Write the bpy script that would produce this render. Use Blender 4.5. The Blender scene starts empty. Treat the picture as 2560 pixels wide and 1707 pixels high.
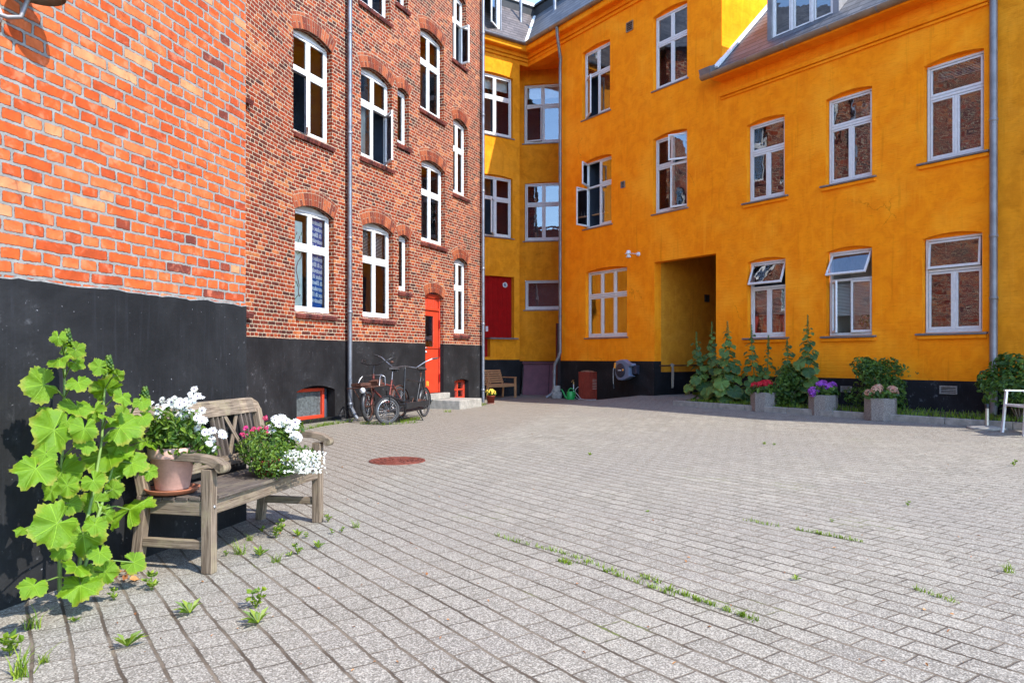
import bpy, math, random
from mathutils import Vector, Matrix
random.seed(7)
R = math.radians
F, CX, HY, EYE = 1850.0, 1280.0, 893.0, 1.2      # survey of the photograph: focal length (px), centre, eye level, eye height
C = bpy.context.scene.collection
SUN_E, SKY_E, EXPO = 2.0, .15, 2.3
WM = {}

# ------------------------------------------------------------------ mesh builder
class MB:
    def __init__(s):
        s.v = []; s.f = []; s.m = []; s.uv = []; s.sm = []
    def add(s, vs, fs, mi=0, uvs=None, smooth=False):
        o = len(s.v); s.v += [tuple(p) for p in vs]
        for i, f in enumerate(fs):
            s.f.append([o + k for k in f]); s.m.append(mi); s.sm.append(smooth)
            if uvs is not None: s.uv.append(uvs[i])
            else:
                P = [Vector(vs[k]) for k in f]
                n = (P[1] - P[0]).cross(P[-1] - P[0]); ax = max(range(3), key=lambda q: abs(n[q]))
                a, b = [(1, 2), (0, 2), (0, 1)][ax]
                s.uv.append([(p[a], p[b]) for p in P])
        return s
    def quad(s, a, b, c, d, mi=0): return s.add([a, b, c, d], [(0, 1, 2, 3)], mi)
    def box(s, c, sz, mi=0, rot=None, taper=1.0, off=None):
        hx, hy, hz = sz[0] / 2, sz[1] / 2, sz[2] / 2
        vs = [Vector((x * hx * (taper if z > 0 else 1), y * hy * (taper if z > 0 else 1), z * hz)) for z in (-1, 1) for y in (-1, 1) for x in (-1, 1)]
        fs = [(0, 2, 3, 1), (4, 5, 7, 6), (0, 1, 5, 4), (2, 6, 7, 3), (0, 4, 6, 2), (1, 3, 7, 5)]
        lg = max(range(3), key=lambda q: sz[q]); ou, ov = (random.random() * 5, random.random() * 5) if off is None else off
        uvs = []
        for f in fs:
            P = [vs[k] for k in f]; n = (P[1] - P[0]).cross(P[-1] - P[0]); ax = max(range(3), key=lambda q: abs(n[q]))
            oth = [q for q in range(3) if q != ax]
            a = lg if lg in oth else oth[0]; b = [q for q in oth if q != a][0]
            uvs.append([(p[a] + ou, p[b] + ov + .37 * ax) for p in P])
        if rot is not None: vs = [rot @ p for p in vs]
        return s.add([p + Vector(c) for p in vs], fs, mi, uvs)
    def bar(s, a, b, w, h, mi=0, up=(0, 0, 1)):
        a, b = Vector(a), Vector(b); d = b - a; L = d.length; x = d / L
        u = Vector(up)
        if abs(x.dot(u)) > .95: u = Vector((1, 0, 0))
        y = u.cross(x).normalized(); z = x.cross(y)
        m = Matrix((x, y, z)).transposed()
        return s.box((a + b) / 2, (L, w, h), mi, m)
    def tube(s, path, r, n=8, mi=0, caps=True, smooth=True):
        P = [Vector(p) for p in path]; rs = r if isinstance(r, (list, tuple)) else [r] * len(P)
        vs = []; L = 0; us = []; prev = None
        for i, p in enumerate(P):
            t = (P[min(i + 1, len(P) - 1)] - P[max(i - 1, 0)]).normalized()
            if prev is None:
                q = Vector((0, 0, 1)) if abs(t.z) < .9 else Vector((1, 0, 0))
                u = t.cross(q).normalized()
            else:
                u = (prev - t * prev.dot(t)).normalized()
            prev = u; w = t.cross(u)
            if i: L += (p - P[i - 1]).length
            us.append(L)
            for k in range(n):
                a = 2 * math.pi * k / n
                vs.append(p + (u * math.cos(a) + w * math.sin(a)) * rs[i])
        fs = []; uvs = []
        for i in range(len(P) - 1):
            for k in range(n):
                k2 = (k + 1) % n
                fs.append((i * n + k, i * n + k2, (i + 1) * n + k2, (i + 1) * n + k))
                c = 2 * math.pi * rs[i] / n
                uvs.append([(us[i], k * c), (us[i], (k + 1) * c), (us[i + 1], (k + 1) * c), (us[i + 1], k * c)])
        s.add(vs, fs, mi, uvs, smooth)
        if caps:
            s.add(vs[:n], [tuple(range(n - 1, -1, -1))], mi); s.add(vs[-n:], [tuple(range(n))], mi)
        return s
    def lathe(s, prof, n=24, c=(0, 0, 0), mi=0, m=None, smooth=True, ph=0, sx=1, sy=1):
        vs = []; c = Vector(c)
        for r, z in prof:
            for k in range(n):
                a = 2 * math.pi * k / n + ph
                p = Vector((r * math.cos(a) * sx, r * math.sin(a) * sy, z))
                if m is not None: p = m @ p
                vs.append(p + c)
        fs = []; uvs = []
        for i in range(len(prof) - 1):
            for k in range(n):
                k2 = (k + 1) % n
                fs.append((i * n + k, i * n + k2, (i + 1) * n + k2, (i + 1) * n + k))
                a, b = 2 * math.pi * k / n, 2 * math.pi * (k + 1) / n
                rr = max(prof[i][0], .05); z1, z2 = prof[i][1], prof[i + 1][1]
                uvs.append([(a * rr, z1), (b * rr, z1), (b * rr, z2), (a * rr, z2)])
        return s.add(vs, fs, mi, uvs, smooth)
    def poly(s, pts, mi=0): return s.add(pts, [tuple(range(len(pts)))], mi)
    def prism(s, prof, a, b, frame, mi=0):
        """profile [(out, up)] swept from point a to b; frame = (out vector, up vector)"""
        a, b = Vector(a), Vector(b); o, u = Vector(frame[0]), Vector(frame[1]); n = len(prof)
        vs = [e + o * p[0] + u * p[1] for e in (a, b) for p in prof]; L = (b - a).length
        fs = []; uvs = []; acc = [0]
        for i in range(n): acc.append(acc[-1] + math.dist(prof[i], prof[(i + 1) % n]))
        for i in range(n):
            j = (i + 1) % n; fs.append((i, j, n + j, n + i))
            uvs.append([(0, acc[i]), (0, acc[i + 1]), (L, acc[i + 1]), (L, acc[i])])
        s.add(vs, fs, mi, uvs)
        s.poly(vs[:n][::-1], mi); s.poly(vs[n:], mi)
        return s
    def build(s, name, mats, parent=None, M=None, bevel=0, seg=2):
        me = bpy.data.meshes.new(name)
        me.from_pydata(s.v, [], s.f); me.update()
        if not isinstance(mats, (list, tuple)): mats = [mats]
        for m in mats: me.materials.append(m)
        me.polygons.foreach_set('material_index', s.m); me.polygons.foreach_set('use_smooth', s.sm)
        ul = me.uv_layers.new(name='UVMap'); flat = []
        for f in s.uv:
            for u in f: flat += [u[0], u[1]]
        ul.data.foreach_set('uv', flat)
        return link(name, me, parent, M, bevel, seg)

def link(name, me, parent=None, M=None, bevel=0, seg=2):
    o = bpy.data.objects.new(name, me); C.objects.link(o)
    M = Matrix.Identity(4) if M is None else M.copy()
    if parent is None: o.matrix_basis = M
    else:
        o.parent = parent; o.matrix_basis = WM[parent.name].inverted() @ M
    WM[o.name] = M
    if bevel:
        b = o.modifiers.new('bevel', 'BEVEL'); b.width = bevel; b.segments = seg; b.limit_method = 'ANGLE'; b.angle_limit = R(40)
    return o

def tag(o, label=None, cat=None, group=None, kind=None):
    if label: o['label'] = label
    if cat: o['category'] = cat
    if group: o['group'] = group
    if kind: o['kind'] = kind
    return o

def thing(name, label, cat, M=None, group=None):
    o = bpy.data.objects.new(name, None); C.objects.link(o); o.empty_display_size = .2
    M = Matrix.Identity(4) if M is None else M.copy()
    o.matrix_basis = M; WM[o.name] = M
    return tag(o, label, cat, group)

def children(o): return [c for c in o.children]
def copy_tree(o, parent=None, M=None):
    c = o.copy(); C.objects.link(c)
    if parent is None:
        c.matrix_basis = M; WM[c.name] = M
    else:
        c.parent = parent; WM[c.name] = WM[parent.name] @ o.matrix_basis
    for ch in list(o.children): copy_tree(ch, c)
    return c

def T(x, y, z): return Matrix.Translation((x, y, z))
def RZ(a): return Matrix.Rotation(a, 4, 'Z')
def RX(a): return Matrix.Rotation(a, 4, 'X')
def RY(a): return Matrix.Rotation(a, 4, 'Y')

class Fr:
    """vertical wall plane: s runs along it, off points out to the yard, z is up"""
    def __init__(s, ox, oy, ax, ay):
        l = math.hypot(ax, ay); s.a = Vector((ax / l, ay / l, 0)); s.n = Vector((ay / l, -ax / l, 0)); s.o = Vector((ox, oy, 0))
        y = -s.n
        s.M = Matrix(((s.a.x, y.x, 0, ox), (s.a.y, y.y, 0, oy), (0, 0, 1, 0), (0, 0, 0, 1)))
    def at(s, px, py, off=0.0):
        d = Vector(((px - CX) / F, 1, (HY - py) / F)); t = (s.o.dot(s.n) + off) / d.dot(s.n)
        P = d * t
        return (P - s.o).dot(s.a), EYE + P.z
    def w(s, px, py, off=0.0):
        q, z = s.at(px, py, off); return s.pt(q, off, z)
    def pt(s, q, off, z): 
        p = s.o + s.a * q + s.n * off; return Vector((p.x, p.y, z))
    def L(s, q, y, z): return s.M @ T(q, y, z)
def ray(px, py, Y): return Vector(((px - CX) / F * Y, Y, EYE + (HY - py) / F * Y))
def gnd(px, py, z=0.0):
    Y = (EYE - z) * F / (py - HY); return Vector(((px - CX) / F * Y, Y, z))

K = .83
F1 = Fr(-1.966, 5.46, .2334, .9724)               # near brick gable
F3 = Fr(-3.855, 13.04, .397, .918)                # brick house, long front
F2 = Fr(-3.855, 13.04, .20, .98)                  # brick house, bent part before it
FY = Fr(8.36, 12.9, .569, -.8224)                 # long yellow front
B = FY.pt(FY.at(1321, 300)[0], 0, 0)
F5 = Fr(B.x, B.y, .8224, .569)                    # yellow cross wing
F6 = Fr((1307 - CX) / F * 24.98, 24.98, .985, -.17)

def sst(t): t = max(0., min(1., t)); return t * t * (3 - 2 * t)
def gz(x, y):
    p = Vector((x, y, 0)); d = (p - FY.o).dot(FY.n); q = (p - FY.o).dot(FY.a)
    r = .2 * max(0., 1 - max(d, 0) / 4.0) ** 2 * sst((q + 10.6) / 2.4)
    dip = -.06 * sst(1 - math.hypot(x - 1.2, y - 23.0) / 5.0)
    return r + dip

# ------------------------------------------------------------------ node helpers
def nd(t, typ, ins=None, **kw):
    n = t.nodes.new(typ)
    for k, v in kw.items(): setattr(n, k, v)
    for k, v in (ins or {}).items():
        if isinstance(v, bpy.types.NodeSocket): t.links.new(v, n.inputs[k])
        else: n.inputs[k].default_value = v
    return n
def mt(t, op, a, b=None, c=None, clamp=False):
    i = {0: a}
    if b is not None: i[1] = b
    if c is not None: i[2] = c
    return nd(t, 'ShaderNodeMath', i, operation=op, use_clamp=clamp).outputs[0]
def c4(c): return (c[0], c[1], c[2], 1)
def mix(t, f, a, b, blend='MIX'):
    a = c4(a) if isinstance(a, tuple) else a; b = c4(b) if isinstance(b, tuple) else b
    return nd(t, 'ShaderNodeMix', {0: f, 6: a, 7: b}, data_type='RGBA', blend_type=blend).outputs[2]
def ramp(t, f, stops, interp='LINEAR'):
    n = nd(t, 'ShaderNodeValToRGB', {0: f}); e = n.color_ramp; e.interpolation = interp
    while len(e.elements) < len(stops): e.elements.new(.5)
    for el, (p, c) in zip(e.elements, stops): el.position = p; el.color = c4(c) if len(c) == 3 else c
    return n.outputs[0]
def noise(t, vec, sc, det=3, rough=.55, dist=0):
    return nd(t, 'ShaderNodeTexNoise', {'Vector': vec, 'Scale': sc, 'Detail': det, 'Roughness': rough, 'Distortion': dist})
def smap(t, v, a, b, lo=0., hi=1.):
    return nd(t, 'ShaderNodeMapRange', {0: v, 1: a, 2: b, 3: lo, 4: hi}, interpolation_type='SMOOTHSTEP').outputs[0]
def uvn(t): return nd(t, 'ShaderNodeTexCoord').outputs['UV']
def objn(t): return nd(t, 'ShaderNodeTexCoord').outputs['Object']
def scl(t, v, s): return nd(t, 'ShaderNodeMapping', {0: v, 'Scale': s}).outputs[0]
def new(name):
    m = bpy.data.materials.new(name); m.use_nodes = True; t = m.node_tree; t.nodes.clear()
    o = t.nodes.new('ShaderNodeOutputMaterial'); b = t.nodes.new('ShaderNodeBsdfPrincipled'); t.links.new(b.outputs[0], o.inputs[0])
    return m, t, b, o
def setc(t, b, col=None, rough=None, h=None, bs=.4, bd=.01, metal=None, spec=None):
    for k, v in (('Base Color', col), ('Roughness', rough), ('Metallic', metal), ('Specular IOR Level', spec)):
        if v is None: continue
        if isinstance(v, bpy.types.NodeSocket): t.links.new(v, b.inputs[k])
        else: b.inputs[k].default_value = c4(v) if isinstance(v, tuple) and len(v) == 3 else v
    if h is not None:
        n = nd(t, 'ShaderNodeBump', {'Height': h, 'Strength': bs, 'Distance': bd}); t.links.new(n.outputs[0], b.inputs['Normal'])
def simple(name, col, rough=.6, metal=0., var=.25, sc=8, bump=.15, spec=.5):
    """painted or plain surface with uneven tone and a little relief"""
    m, t, b, o = new(name); v = objn(t)
    n1 = noise(t, v, sc, 4).outputs[0]; n2 = noise(t, v, sc * 9, 3).outputs[0]
    f = smap(t, mt(t, 'ADD', mt(t, 'MULTIPLY', n1, .7), mt(t, 'MULTIPLY', n2, .3)), .35, .68)
    dk = tuple(c * (1 - var) for c in col); lt = tuple(min(.95, c * (1 + var * .5)) for c in col)
    setc(t, b, mix(t, f, dk, lt), mt(t, 'MULTIPLY_ADD', n2, .25, rough - .12), n2, bump, .004, metal, spec)
    return m

def brickmat(name, pal, mortar, course=.0667, joint=.011, stain=.5, bump=.6, rough=.85, pale=.55, crev_shade=.8):
    m, t, b, o = new(name); uv = uvn(t)
    wob = noise(t, uv, 7, 2).outputs['Color']
    w2 = noise(t, uv, 75, 4, .7).outputs['Color']
    v = nd(t, 'ShaderNodeVectorMath', {0: wob, 1: (-.5, -.5, -.5)}, operation='ADD').outputs[0]
    v = nd(t, 'ShaderNodeVectorMath', {0: v, 3: .018}, operation='SCALE').outputs[0]
    v2 = nd(t, 'ShaderNodeVectorMath', {0: w2, 1: (-.5, -.5, -.5)}, operation='ADD').outputs[0]
    v2 = nd(t, 'ShaderNodeVectorMath', {0: v2, 3: .015}, operation='SCALE').outputs[0]
    p = nd(t, 'ShaderNodeVectorMath', {0: uv, 1: v}, operation='ADD').outputs[0]
    p = nd(t, 'ShaderNodeVectorMath', {0: p, 1: v2}, operation='ADD').outputs[0]
    xy = nd(t, 'ShaderNodeSeparateXYZ', {0: p}); x, y = xy.outputs[0], xy.outputs[1]
    rv = mt(t, 'DIVIDE', y, course); row = mt(t, 'FLOOR', rv); fv = mt(t, 'SUBTRACT', rv, row)
    par = mt(t, 'FLOORED_MODULO', row, 2.); r4 = mt(t, 'FLOORED_MODULO', row, 4.)
    L = mt(t, 'MULTIPLY_ADD', par, -.12, .24)
    off = mt(t, 'MULTIPLY_ADD', par, .06, mt(t, 'MULTIPLY', mt(t, 'COMPARE', r4, 2., .1), .12))
    jit = nd(t, 'ShaderNodeTexWhiteNoise', {1: row}, noise_dimensions='1D').outputs[0]
    off = mt(t, 'MULTIPLY_ADD', jit, .03, off)
    ru = mt(t, 'DIVIDE', mt(t, 'ADD', x, off), L); cl = mt(t, 'FLOOR', ru); fu = mt(t, 'SUBTRACT', ru, cl)
    du = mt(t, 'MULTIPLY', mt(t, 'MINIMUM', fu, mt(t, 'SUBTRACT', 1., fu)), L)
    dv = mt(t, 'MULTIPLY', mt(t, 'MINIMUM', fv, mt(t, 'SUBTRACT', 1., fv)), course)
    rc = joint / 2 + .009; qx = mt(t, 'MAXIMUM', mt(t, 'SUBTRACT', rc, du), 0.); qy = mt(t, 'MAXIMUM', mt(t, 'SUBTRACT', rc, dv), 0.)
    d = mt(t, 'SUBTRACT', rc, mt(t, 'SQRT', mt(t, 'ADD', mt(t, 'MULTIPLY', qx, qx), mt(t, 'MULTIPLY', qy, qy))))
    mk = smap(t, d, joint / 2 - .0015, joint / 2 + .002)
    idv = nd(t, 'ShaderNodeCombineXYZ', {0: cl, 1: row, 2: par}).outputs[0]
    wn = nd(t, 'ShaderNodeTexWhiteNoise', {0: idv}, noise_dimensions='3D')
    big = noise(t, uv, .9, 3).outputs[0]; mid = noise(t, uv, 14, 4, .6).outputs[0]; fine = noise(t, uv, 140, 3).outputs[0]
    k = mt(t, 'ADD', wn.outputs[0], mt(t, 'MULTIPLY', mt(t, 'SUBTRACT', big, .5), stain * 1.6), clamp=True)
    colr = ramp(t, k, pal)
    soot = noise(t, uv, 5.5, 4, .65, .5).outputs[0]; colr = mix(t, smap(t, mid, .3, .75), mix(t, .28, colr, (.02, .01, .008)), colr); colr = mix(t, mt(t, 'MULTIPLY', smap(t, soot, .60, .74), .6), colr, (.06, .03, .026))
    colr = mix(t, mt(t, 'MULTIPLY', smap(t, fine, .62, .8), .12), colr, (.5, .25, .15))
    pb = noise(t, nd(t, 'ShaderNodeVectorMath', {0: uv, 1: nd(t, 'ShaderNodeVectorMath', {0: wn.outputs['Color'], 3: 40.}, operation='SCALE').outputs[0]}, operation='ADD').outputs[0], 13, 3, .6, .4).outputs[0]
    colr = mix(t, mt(t, 'MULTIPLY', smap(t, pb, .5, .72), pale), colr, tuple(min(.7, q * 1.15 + .075) for q in pal[-2][1])); colr = mix(t, mt(t, 'MULTIPLY', smap(t, pb, .44, .28), .35), colr, tuple(q * .45 for q in pal[2][1]))
    edge = mt(t, 'MULTIPLY', mt(t, 'SUBTRACT', 1., smap(t, mt(t, 'ABSOLUTE', mt(t, 'SUBTRACT', d, joint / 2 + .0008)), .0002, .0022)), smap(t, noise(t, uv, 38, 3).outputs[0], .38, .6))  # dark rim painted along each joint, imitating the shadow at the brick's edge
    mo = mix(t, smap(t, mid, .35, .7), tuple(c * .72 for c in mortar), mortar)
    mo = mix(t, mt(t, 'MULTIPLY', smap(t, fine, .5, .75), .5), mo, tuple(c * .55 for c in mortar))
    h = mt(t, 'ADD', mk, mt(t, 'MULTIPLY', mid, .35)); h = mt(t, 'ADD', h, mt(t, 'MULTIPLY', fine, .2))
    h = mt(t, 'SUBTRACT', h, mt(t, 'MULTIPLY', edge, .6)); setc(t, b, mix(t, mt(t, 'MULTIPLY', edge, crev_shade), mix(t, mk, mo, colr), (.03, .018, .014)), rough, h, bump, .007, spec=.1)
    return m

def islandmat(name, pal, rough=.85, bump=.4):
    m, t, b, o = new(name); v = objn(t)
    r = nd(t, 'ShaderNodeNewGeometry').outputs['Random Per Island']
    n1 = noise(t, v, 22, 4).outputs[0]
    c = mix(t, smap(t, n1, .3, .7), mix(t, .25, ramp(t, r, pal), (.02, .01, .01)), ramp(t, r, pal))
    setc(t, b, c, rough, n1, bump, .006, spec=.25)
    return m

def plaster(name, base, dark, light, grime=.35):
    """lime-washed brickwork: mottled colour, faint courses showing through"""
    m, t, b, o = new(name); uv = uvn(t)
    n1 = noise(t, uv, .55, 5, .62, .4).outputs[0]; n2 = noise(t, uv, 3.2, 5, .65, .6).outputs[0]; n3 = noise(t, scl(t, uv, (3, 14, 1)), 2.2, 3, .6).outputs[0]
    fine = noise(t, uv, 70, 3).outputs[0]
    c = mix(t, smap(t, n2, .32, .7), dark, base)
    c = mix(t, mt(t, 'MULTIPLY', smap(t, n1, .45, .72), .7), c, light)
    c = mix(t, mt(t, 'MULTIPLY', smap(t, n3, .55, .75), grime), c, tuple(q * .6 for q in dark))
    st = noise(t, scl(t, uv, (5, .35, 1)), 1.7, 5, .65, .3).outputs[0]; c = mix(t, mt(t, 'MULTIPLY', smap(t, st, .56, .74), .35), c, tuple(q * .62 for q in dark)); c = mix(t, mt(t, 'MULTIPLY', smap(t, st, .44, .3), .35), c, light)
    vo = nd(t, 'ShaderNodeTexVoronoi', {'Vector': nd(t, 'ShaderNodeVectorMath', {0: uv, 1: nd(t, 'ShaderNodeVectorMath', {0: noise(t, uv, 2.5, 4, .7).outputs['Color'], 3: .4}, operation='SCALE').outputs[0]}, operation='ADD').outputs[0], 'Scale': .36}, feature='DISTANCE_TO_EDGE').outputs[0]
    crack = mt(t, 'MULTIPLY', mt(t, 'SUBTRACT', 1., smap(t, vo, .0008, .004)), smap(t, noise(t, uv, .6, 2).outputs[0], .56, .64))
    c = mix(t, mt(t, 'MULTIPLY', crack, .4), c, tuple(q * .35 for q in dark))
    xy = nd(t, 'ShaderNodeSeparateXYZ', {0: nd(t, 'ShaderNodeVectorMath', {0: uv, 1: nd(t, 'ShaderNodeVectorMath', {0: noise(t, uv, 5, 2).outputs['Color'], 3: .03}, operation='SCALE').outputs[0]}, operation='ADD').outputs[0]})
    cr = mt(t, 'PINGPONG', xy.outputs[1], .0375); cr = smap(t, cr, .0, .012)
    h = mt(t, 'ADD', mt(t, 'MULTIPLY', n2, .8), mt(t, 'MULTIPLY', cr, mt(t, 'MULTIPLY', smap(t, n1, .35, .6), .4)))
    h = mt(t, 'ADD', h, mt(t, 'MULTIPLY', fine, .25)); h = mt(t, 'SUBTRACT', h, mt(t, 'MULTIPLY', crack, .8))
    setc(t, b, c, .92, h, .35, .02, spec=.06)
    return m

def plinthmat(name, col=(.022, .022, .024), wear=.5):
    m, t, b, o = new(name); uv = uvn(t)
    n1 = noise(t, uv, 1.1, 5, .65, .5).outputs[0]; n2 = noise(t, uv, 9, 5, .7).outputs[0]; n3 = noise(t, scl(t, uv, (9, 1.2, 1)), 3, 4, .6).outputs[0]; sp = noise(t, uv, 55, 2).outputs[0]
    c = mix(t, smap(t, n1, .35, .75), col, tuple(q * 2.0 + .006 for q in col))
    c = mix(t, mt(t, 'MULTIPLY', mt(t, 'MULTIPLY', smap(t, n2, .56, .74), smap(t, n1, .5, .68)), wear), c, (.2, .2, .21))
    c = mix(t, mt(t, 'MULTIPLY', smap(t, n3, .62, .8), .35 * wear), c, (.12, .12, .13))
    c = mix(t, mt(t, 'MULTIPLY', smap(t, sp, .735, .76), .7), c, (.28, .28, .29))
    sp2 = noise(t, uv, 24, 3, .7).outputs[0]; c = mix(t, mt(t, 'MULTIPLY', mt(t, 'MULTIPLY', smap(t, sp2, .68, .72), smap(t, n1, .48, .62)), .6), c, (.3, .3, .31))
    dr = noise(t, scl(t, uv, (26, .9, 1)), 2, 3, .6).outputs[0]; c = mix(t, mt(t, 'MULTIPLY', smap(t, dr, .5, .75), .3), c, (.022, .023, .028))
    setc(t, b, c, .75, mt(t, 'ADD', n2, mt(t, 'MULTIPLY', sp, .4)), .35, .012, spec=.16)
    return m

def woodmat(name, c1, c2, green=0., rough=.8):
    m, t, b, o = new(name); uv = uvn(t)
    g = noise(t, scl(t, uv, (3, 70, 1)), 1.6, 5, .65, .3).outputs[0]; n1 = noise(t, uv, 6, 4).outputs[0]; n2 = noise(t, uv, 40, 3).outputs[0]
    c = mix(t, smap(t, g, .33, .68), c1, c2)
    c = mix(t, mt(t, 'MULTIPLY', smap(t, n1, .5, .75), .5), c, tuple(q * 1.35 for q in c2))
    if green: c = mix(t, mt(t, 'MULTIPLY', smap(t, mt(t, 'MULTIPLY', n1, mt(t, 'ADD', n2, .5)), .48, .7), green), c, (.17, .17, .06))
    r = nd(t, 'ShaderNodeNewGeometry').outputs['Random Per Island']
    c = mix(t, 1., c, ramp(t, r, [(0, (.75, .75, .75)), (1, (1.1, 1.08, 1.05))]), 'MULTIPLY')
    setc(t, b, c, rough, g, .5, .006, spec=.25)
    return m

def leafmat(name, col, yel, trans=.35, veins=0., rough=.5):
    m, t, b, o = new(name); v = objn(t)
    r = nd(t, 'ShaderNodeNewGeometry').outputs['Random Per Island']; n1 = noise(t, v, 14, 3).outputs[0]
    c = mix(t, smap(t, mt(t, 'ADD', mt(t, 'MULTIPLY', r, .7), mt(t, 'MULTIPLY', n1, .4)), .25, .95), col, yel)
    h = n1
    if veins:
        xy = nd(t, 'ShaderNodeSeparateXYZ', {0: uvn(t)}); x, y = xy.outputs[0], xy.outputs[1]
        an = mt(t, 'ARCTAN2', x, y); rad = mt(t, 'SQRT', mt(t, 'ADD', mt(t, 'MULTIPLY', x, x), mt(t, 'MULTIPLY', y, y)))
        k = mt(t, 'ABSOLUTE', mt(t, 'SUBTRACT', mt(t, 'FRACT', mt(t, 'ADD', mt(t, 'MULTIPLY', an, 7 / (2 * math.pi)), .5)), .5))
        d = mt(t, 'MULTIPLY', k, rad); vn = mt(t, 'SUBTRACT', 1., smap(t, d, .005, .024))
        # side veins
        sv = mt(t, 'FRACT', mt(t, 'ADD', mt(t, 'MULTIPLY', rad, 6.5), mt(t, 'MULTIPLY', k, -7.0)))
        sv = mt(t, 'SUBTRACT', 1., smap(t, mt(t, 'ABSOLUTE', mt(t, 'SUBTRACT', sv, .5)), .0, .1))
        c = mix(t, mt(t, 'MULTIPLY', vn, veins), c, tuple(min(.8, q * 1.7 + .05) for q in yel))
        c = mix(t, mt(t, 'MULTIPLY', sv, veins * .35), c, tuple(q * .55 for q in col))
        wr = noise(t, uvn(t), 9, 4, .6).outputs[0]
        h = mt(t, 'SUBTRACT', mt(t, 'MULTIPLY', wr, 1.4), mt(t, 'ADD', mt(t, 'MULTIPLY', vn, .8), mt(t, 'MULTIPLY', sv, .3)))
    if veins: c = mix(t, mt(t, 'MULTIPLY', smap(t, mt(t, 'ADD', rad, mt(t, 'MULTIPLY', n1, .5)), .98, 1.25), .6), c, (.3, .26, .04)); c = mix(t, mt(t, 'MULTIPLY', smap(t, noise(t, v, 60, 2).outputs[0], .7, .74), .6), c, (.25, .2, .05)); c = mix(t, 1., c, ramp(t, r, [(0, (.62, .7, .6)), (.5, (.95, .95, .9)), (1, (1.12, 1.1, 1.)) ]), 'MULTIPLY')
    setc(t, b, c, rough, h, .5, .01, spec=.35)
    tr = nd(t, 'ShaderNodeBsdfTranslucent', {0: mix(t, 1., c, (1.25, 1.35, .5), 'MULTIPLY')})
    ms = nd(t, 'ShaderNodeMixShader', {0: trans, 1: b.outputs[0], 2: tr.outputs[0]}); t.links.new(ms.outputs[0], o.inputs[0])
    return m

def glassmat(name, refl=.22, tint=(.85, .9, .92), wav=.003, rough=.012):
    m, t, b, o = new(name); v = objn(t); t.nodes.remove(b)
    n1 = noise(t, v, 2.2, 2).outputs[0]
    bp = nd(t, 'ShaderNodeBump', {'Height': n1, 'Strength': wav, 'Distance': 1.0})
    gl = nd(t, 'ShaderNodeBsdfGlossy', {'Color': (.95, .97, 1, 1), 'Roughness': rough, 'Normal': bp.outputs[0]})
    tr = nd(t, 'ShaderNodeBsdfTransparent', {0: c4(tint)})
    fr = nd(t, 'ShaderNodeFresnel', {0: 1.5}).outputs[0]
    f = mt(t, 'MULTIPLY_ADD', fr, .9, refl, clamp=True)
    ms = nd(t, 'ShaderNodeMixShader', {0: f, 1: tr.outputs[0], 2: gl.outputs[0]}); t.links.new(ms.outputs[0], o.inputs[0])
    return m

# ------------------------------------------------------------------ materials
m = {}
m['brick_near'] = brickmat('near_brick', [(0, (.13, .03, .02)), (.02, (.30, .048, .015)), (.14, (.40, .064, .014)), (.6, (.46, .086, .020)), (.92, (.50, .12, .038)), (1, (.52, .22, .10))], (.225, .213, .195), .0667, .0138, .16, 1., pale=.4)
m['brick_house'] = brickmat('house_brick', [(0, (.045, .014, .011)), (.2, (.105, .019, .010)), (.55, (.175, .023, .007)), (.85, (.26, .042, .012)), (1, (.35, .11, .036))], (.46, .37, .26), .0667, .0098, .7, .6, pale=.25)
m['arch_brick'] = islandmat('arch_brick', [(0, (.10, .022, .013)), (.5, (.21, .04, .014)), (1, (.32, .085, .03))])
m['dusty'] = simple('dusty_glass', (.085, .095, .095), .5, var=.5, sc=26)
m['smear'] = simple('grey_mortar', (.2, .19, .175), .95, var=.4, sc=30)
m['sill_brick'] = islandmat('sill_brick', [(0, (.055, .02, .018)), (.6, (.12, .032, .026)), (1, (.19, .05, .035))], .55)
m['mortar'] = simple('mortar', (.36, .29, .20), .9, var=.3, sc=20)
m['yellow'] = plaster('ochre_wall', (.89, .27, .007), (.78, .20, .005), (.93, .36, .02))
m['yellow_old'] = plaster('ochre_wall_weathered', (.72, .26, .012), (.56, .185, .008), (.76, .31, .025), .4)
m['black'] = plinthmat('black_plinth', (.006, .006, .0065), .4)
m['black_worn'] = plinthmat('black_plinth_worn', (.0075, .007, .0075), 1.3)
m['white'] = simple('white_window_paint', (.58, .575, .56), .45, var=.1, sc=14, bump=.2)
m['greyboard'] = simple('grey_board', (.42, .41, .4), .7, var=.2)
m['glass'] = glassmat('window_glass', .15, wav=.005)
m['glass_clear'] = glassmat('window_glass_clear', .05)
m['glass_old'] = m['glass']
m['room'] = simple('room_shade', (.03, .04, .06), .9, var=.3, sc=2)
m['room_pale'] = simple('room_pale', (.4, .36, .3), .9, var=.2, sc=2)
m['curtain'] = simple('curtain_cloth', (.55, .54, .5), .9, var=.15, sc=10)
m['blind'] = simple('blind_slat', (.62, .61, .57), .6, var=.1)
m['zinc'] = simple('zinc', (.2, .21, .235), .45, .7, var=.25, sc=5)
m['zinc_dark'] = simple('zinc_aged', (.20, .19, .19), .5, .5, var=.25, sc=5)
m['gutter_brown'] = simple('gutter_bronze', (.24, .17, .11), .45, .35, var=.2, sc=3)
m['red'] = simple('red_door_paint', (.42, .036, .012), .45, var=.12, sc=5, bump=.1)
m['darkred'] = simple('dark_red_paint', (.27, .004, .004), .6, var=.15, sc=4, spec=.1)
m['maroon'] = simple('maroon_boards', (.13, .035, .045), .6, var=.25, sc=4)
m['hatchred'] = woodmat('rust_red_boards', (.14, .022, .014), (.26, .045, .026))
m['darkdoor'] = simple('charcoal_door', (.035, .033, .036), .5)
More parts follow.
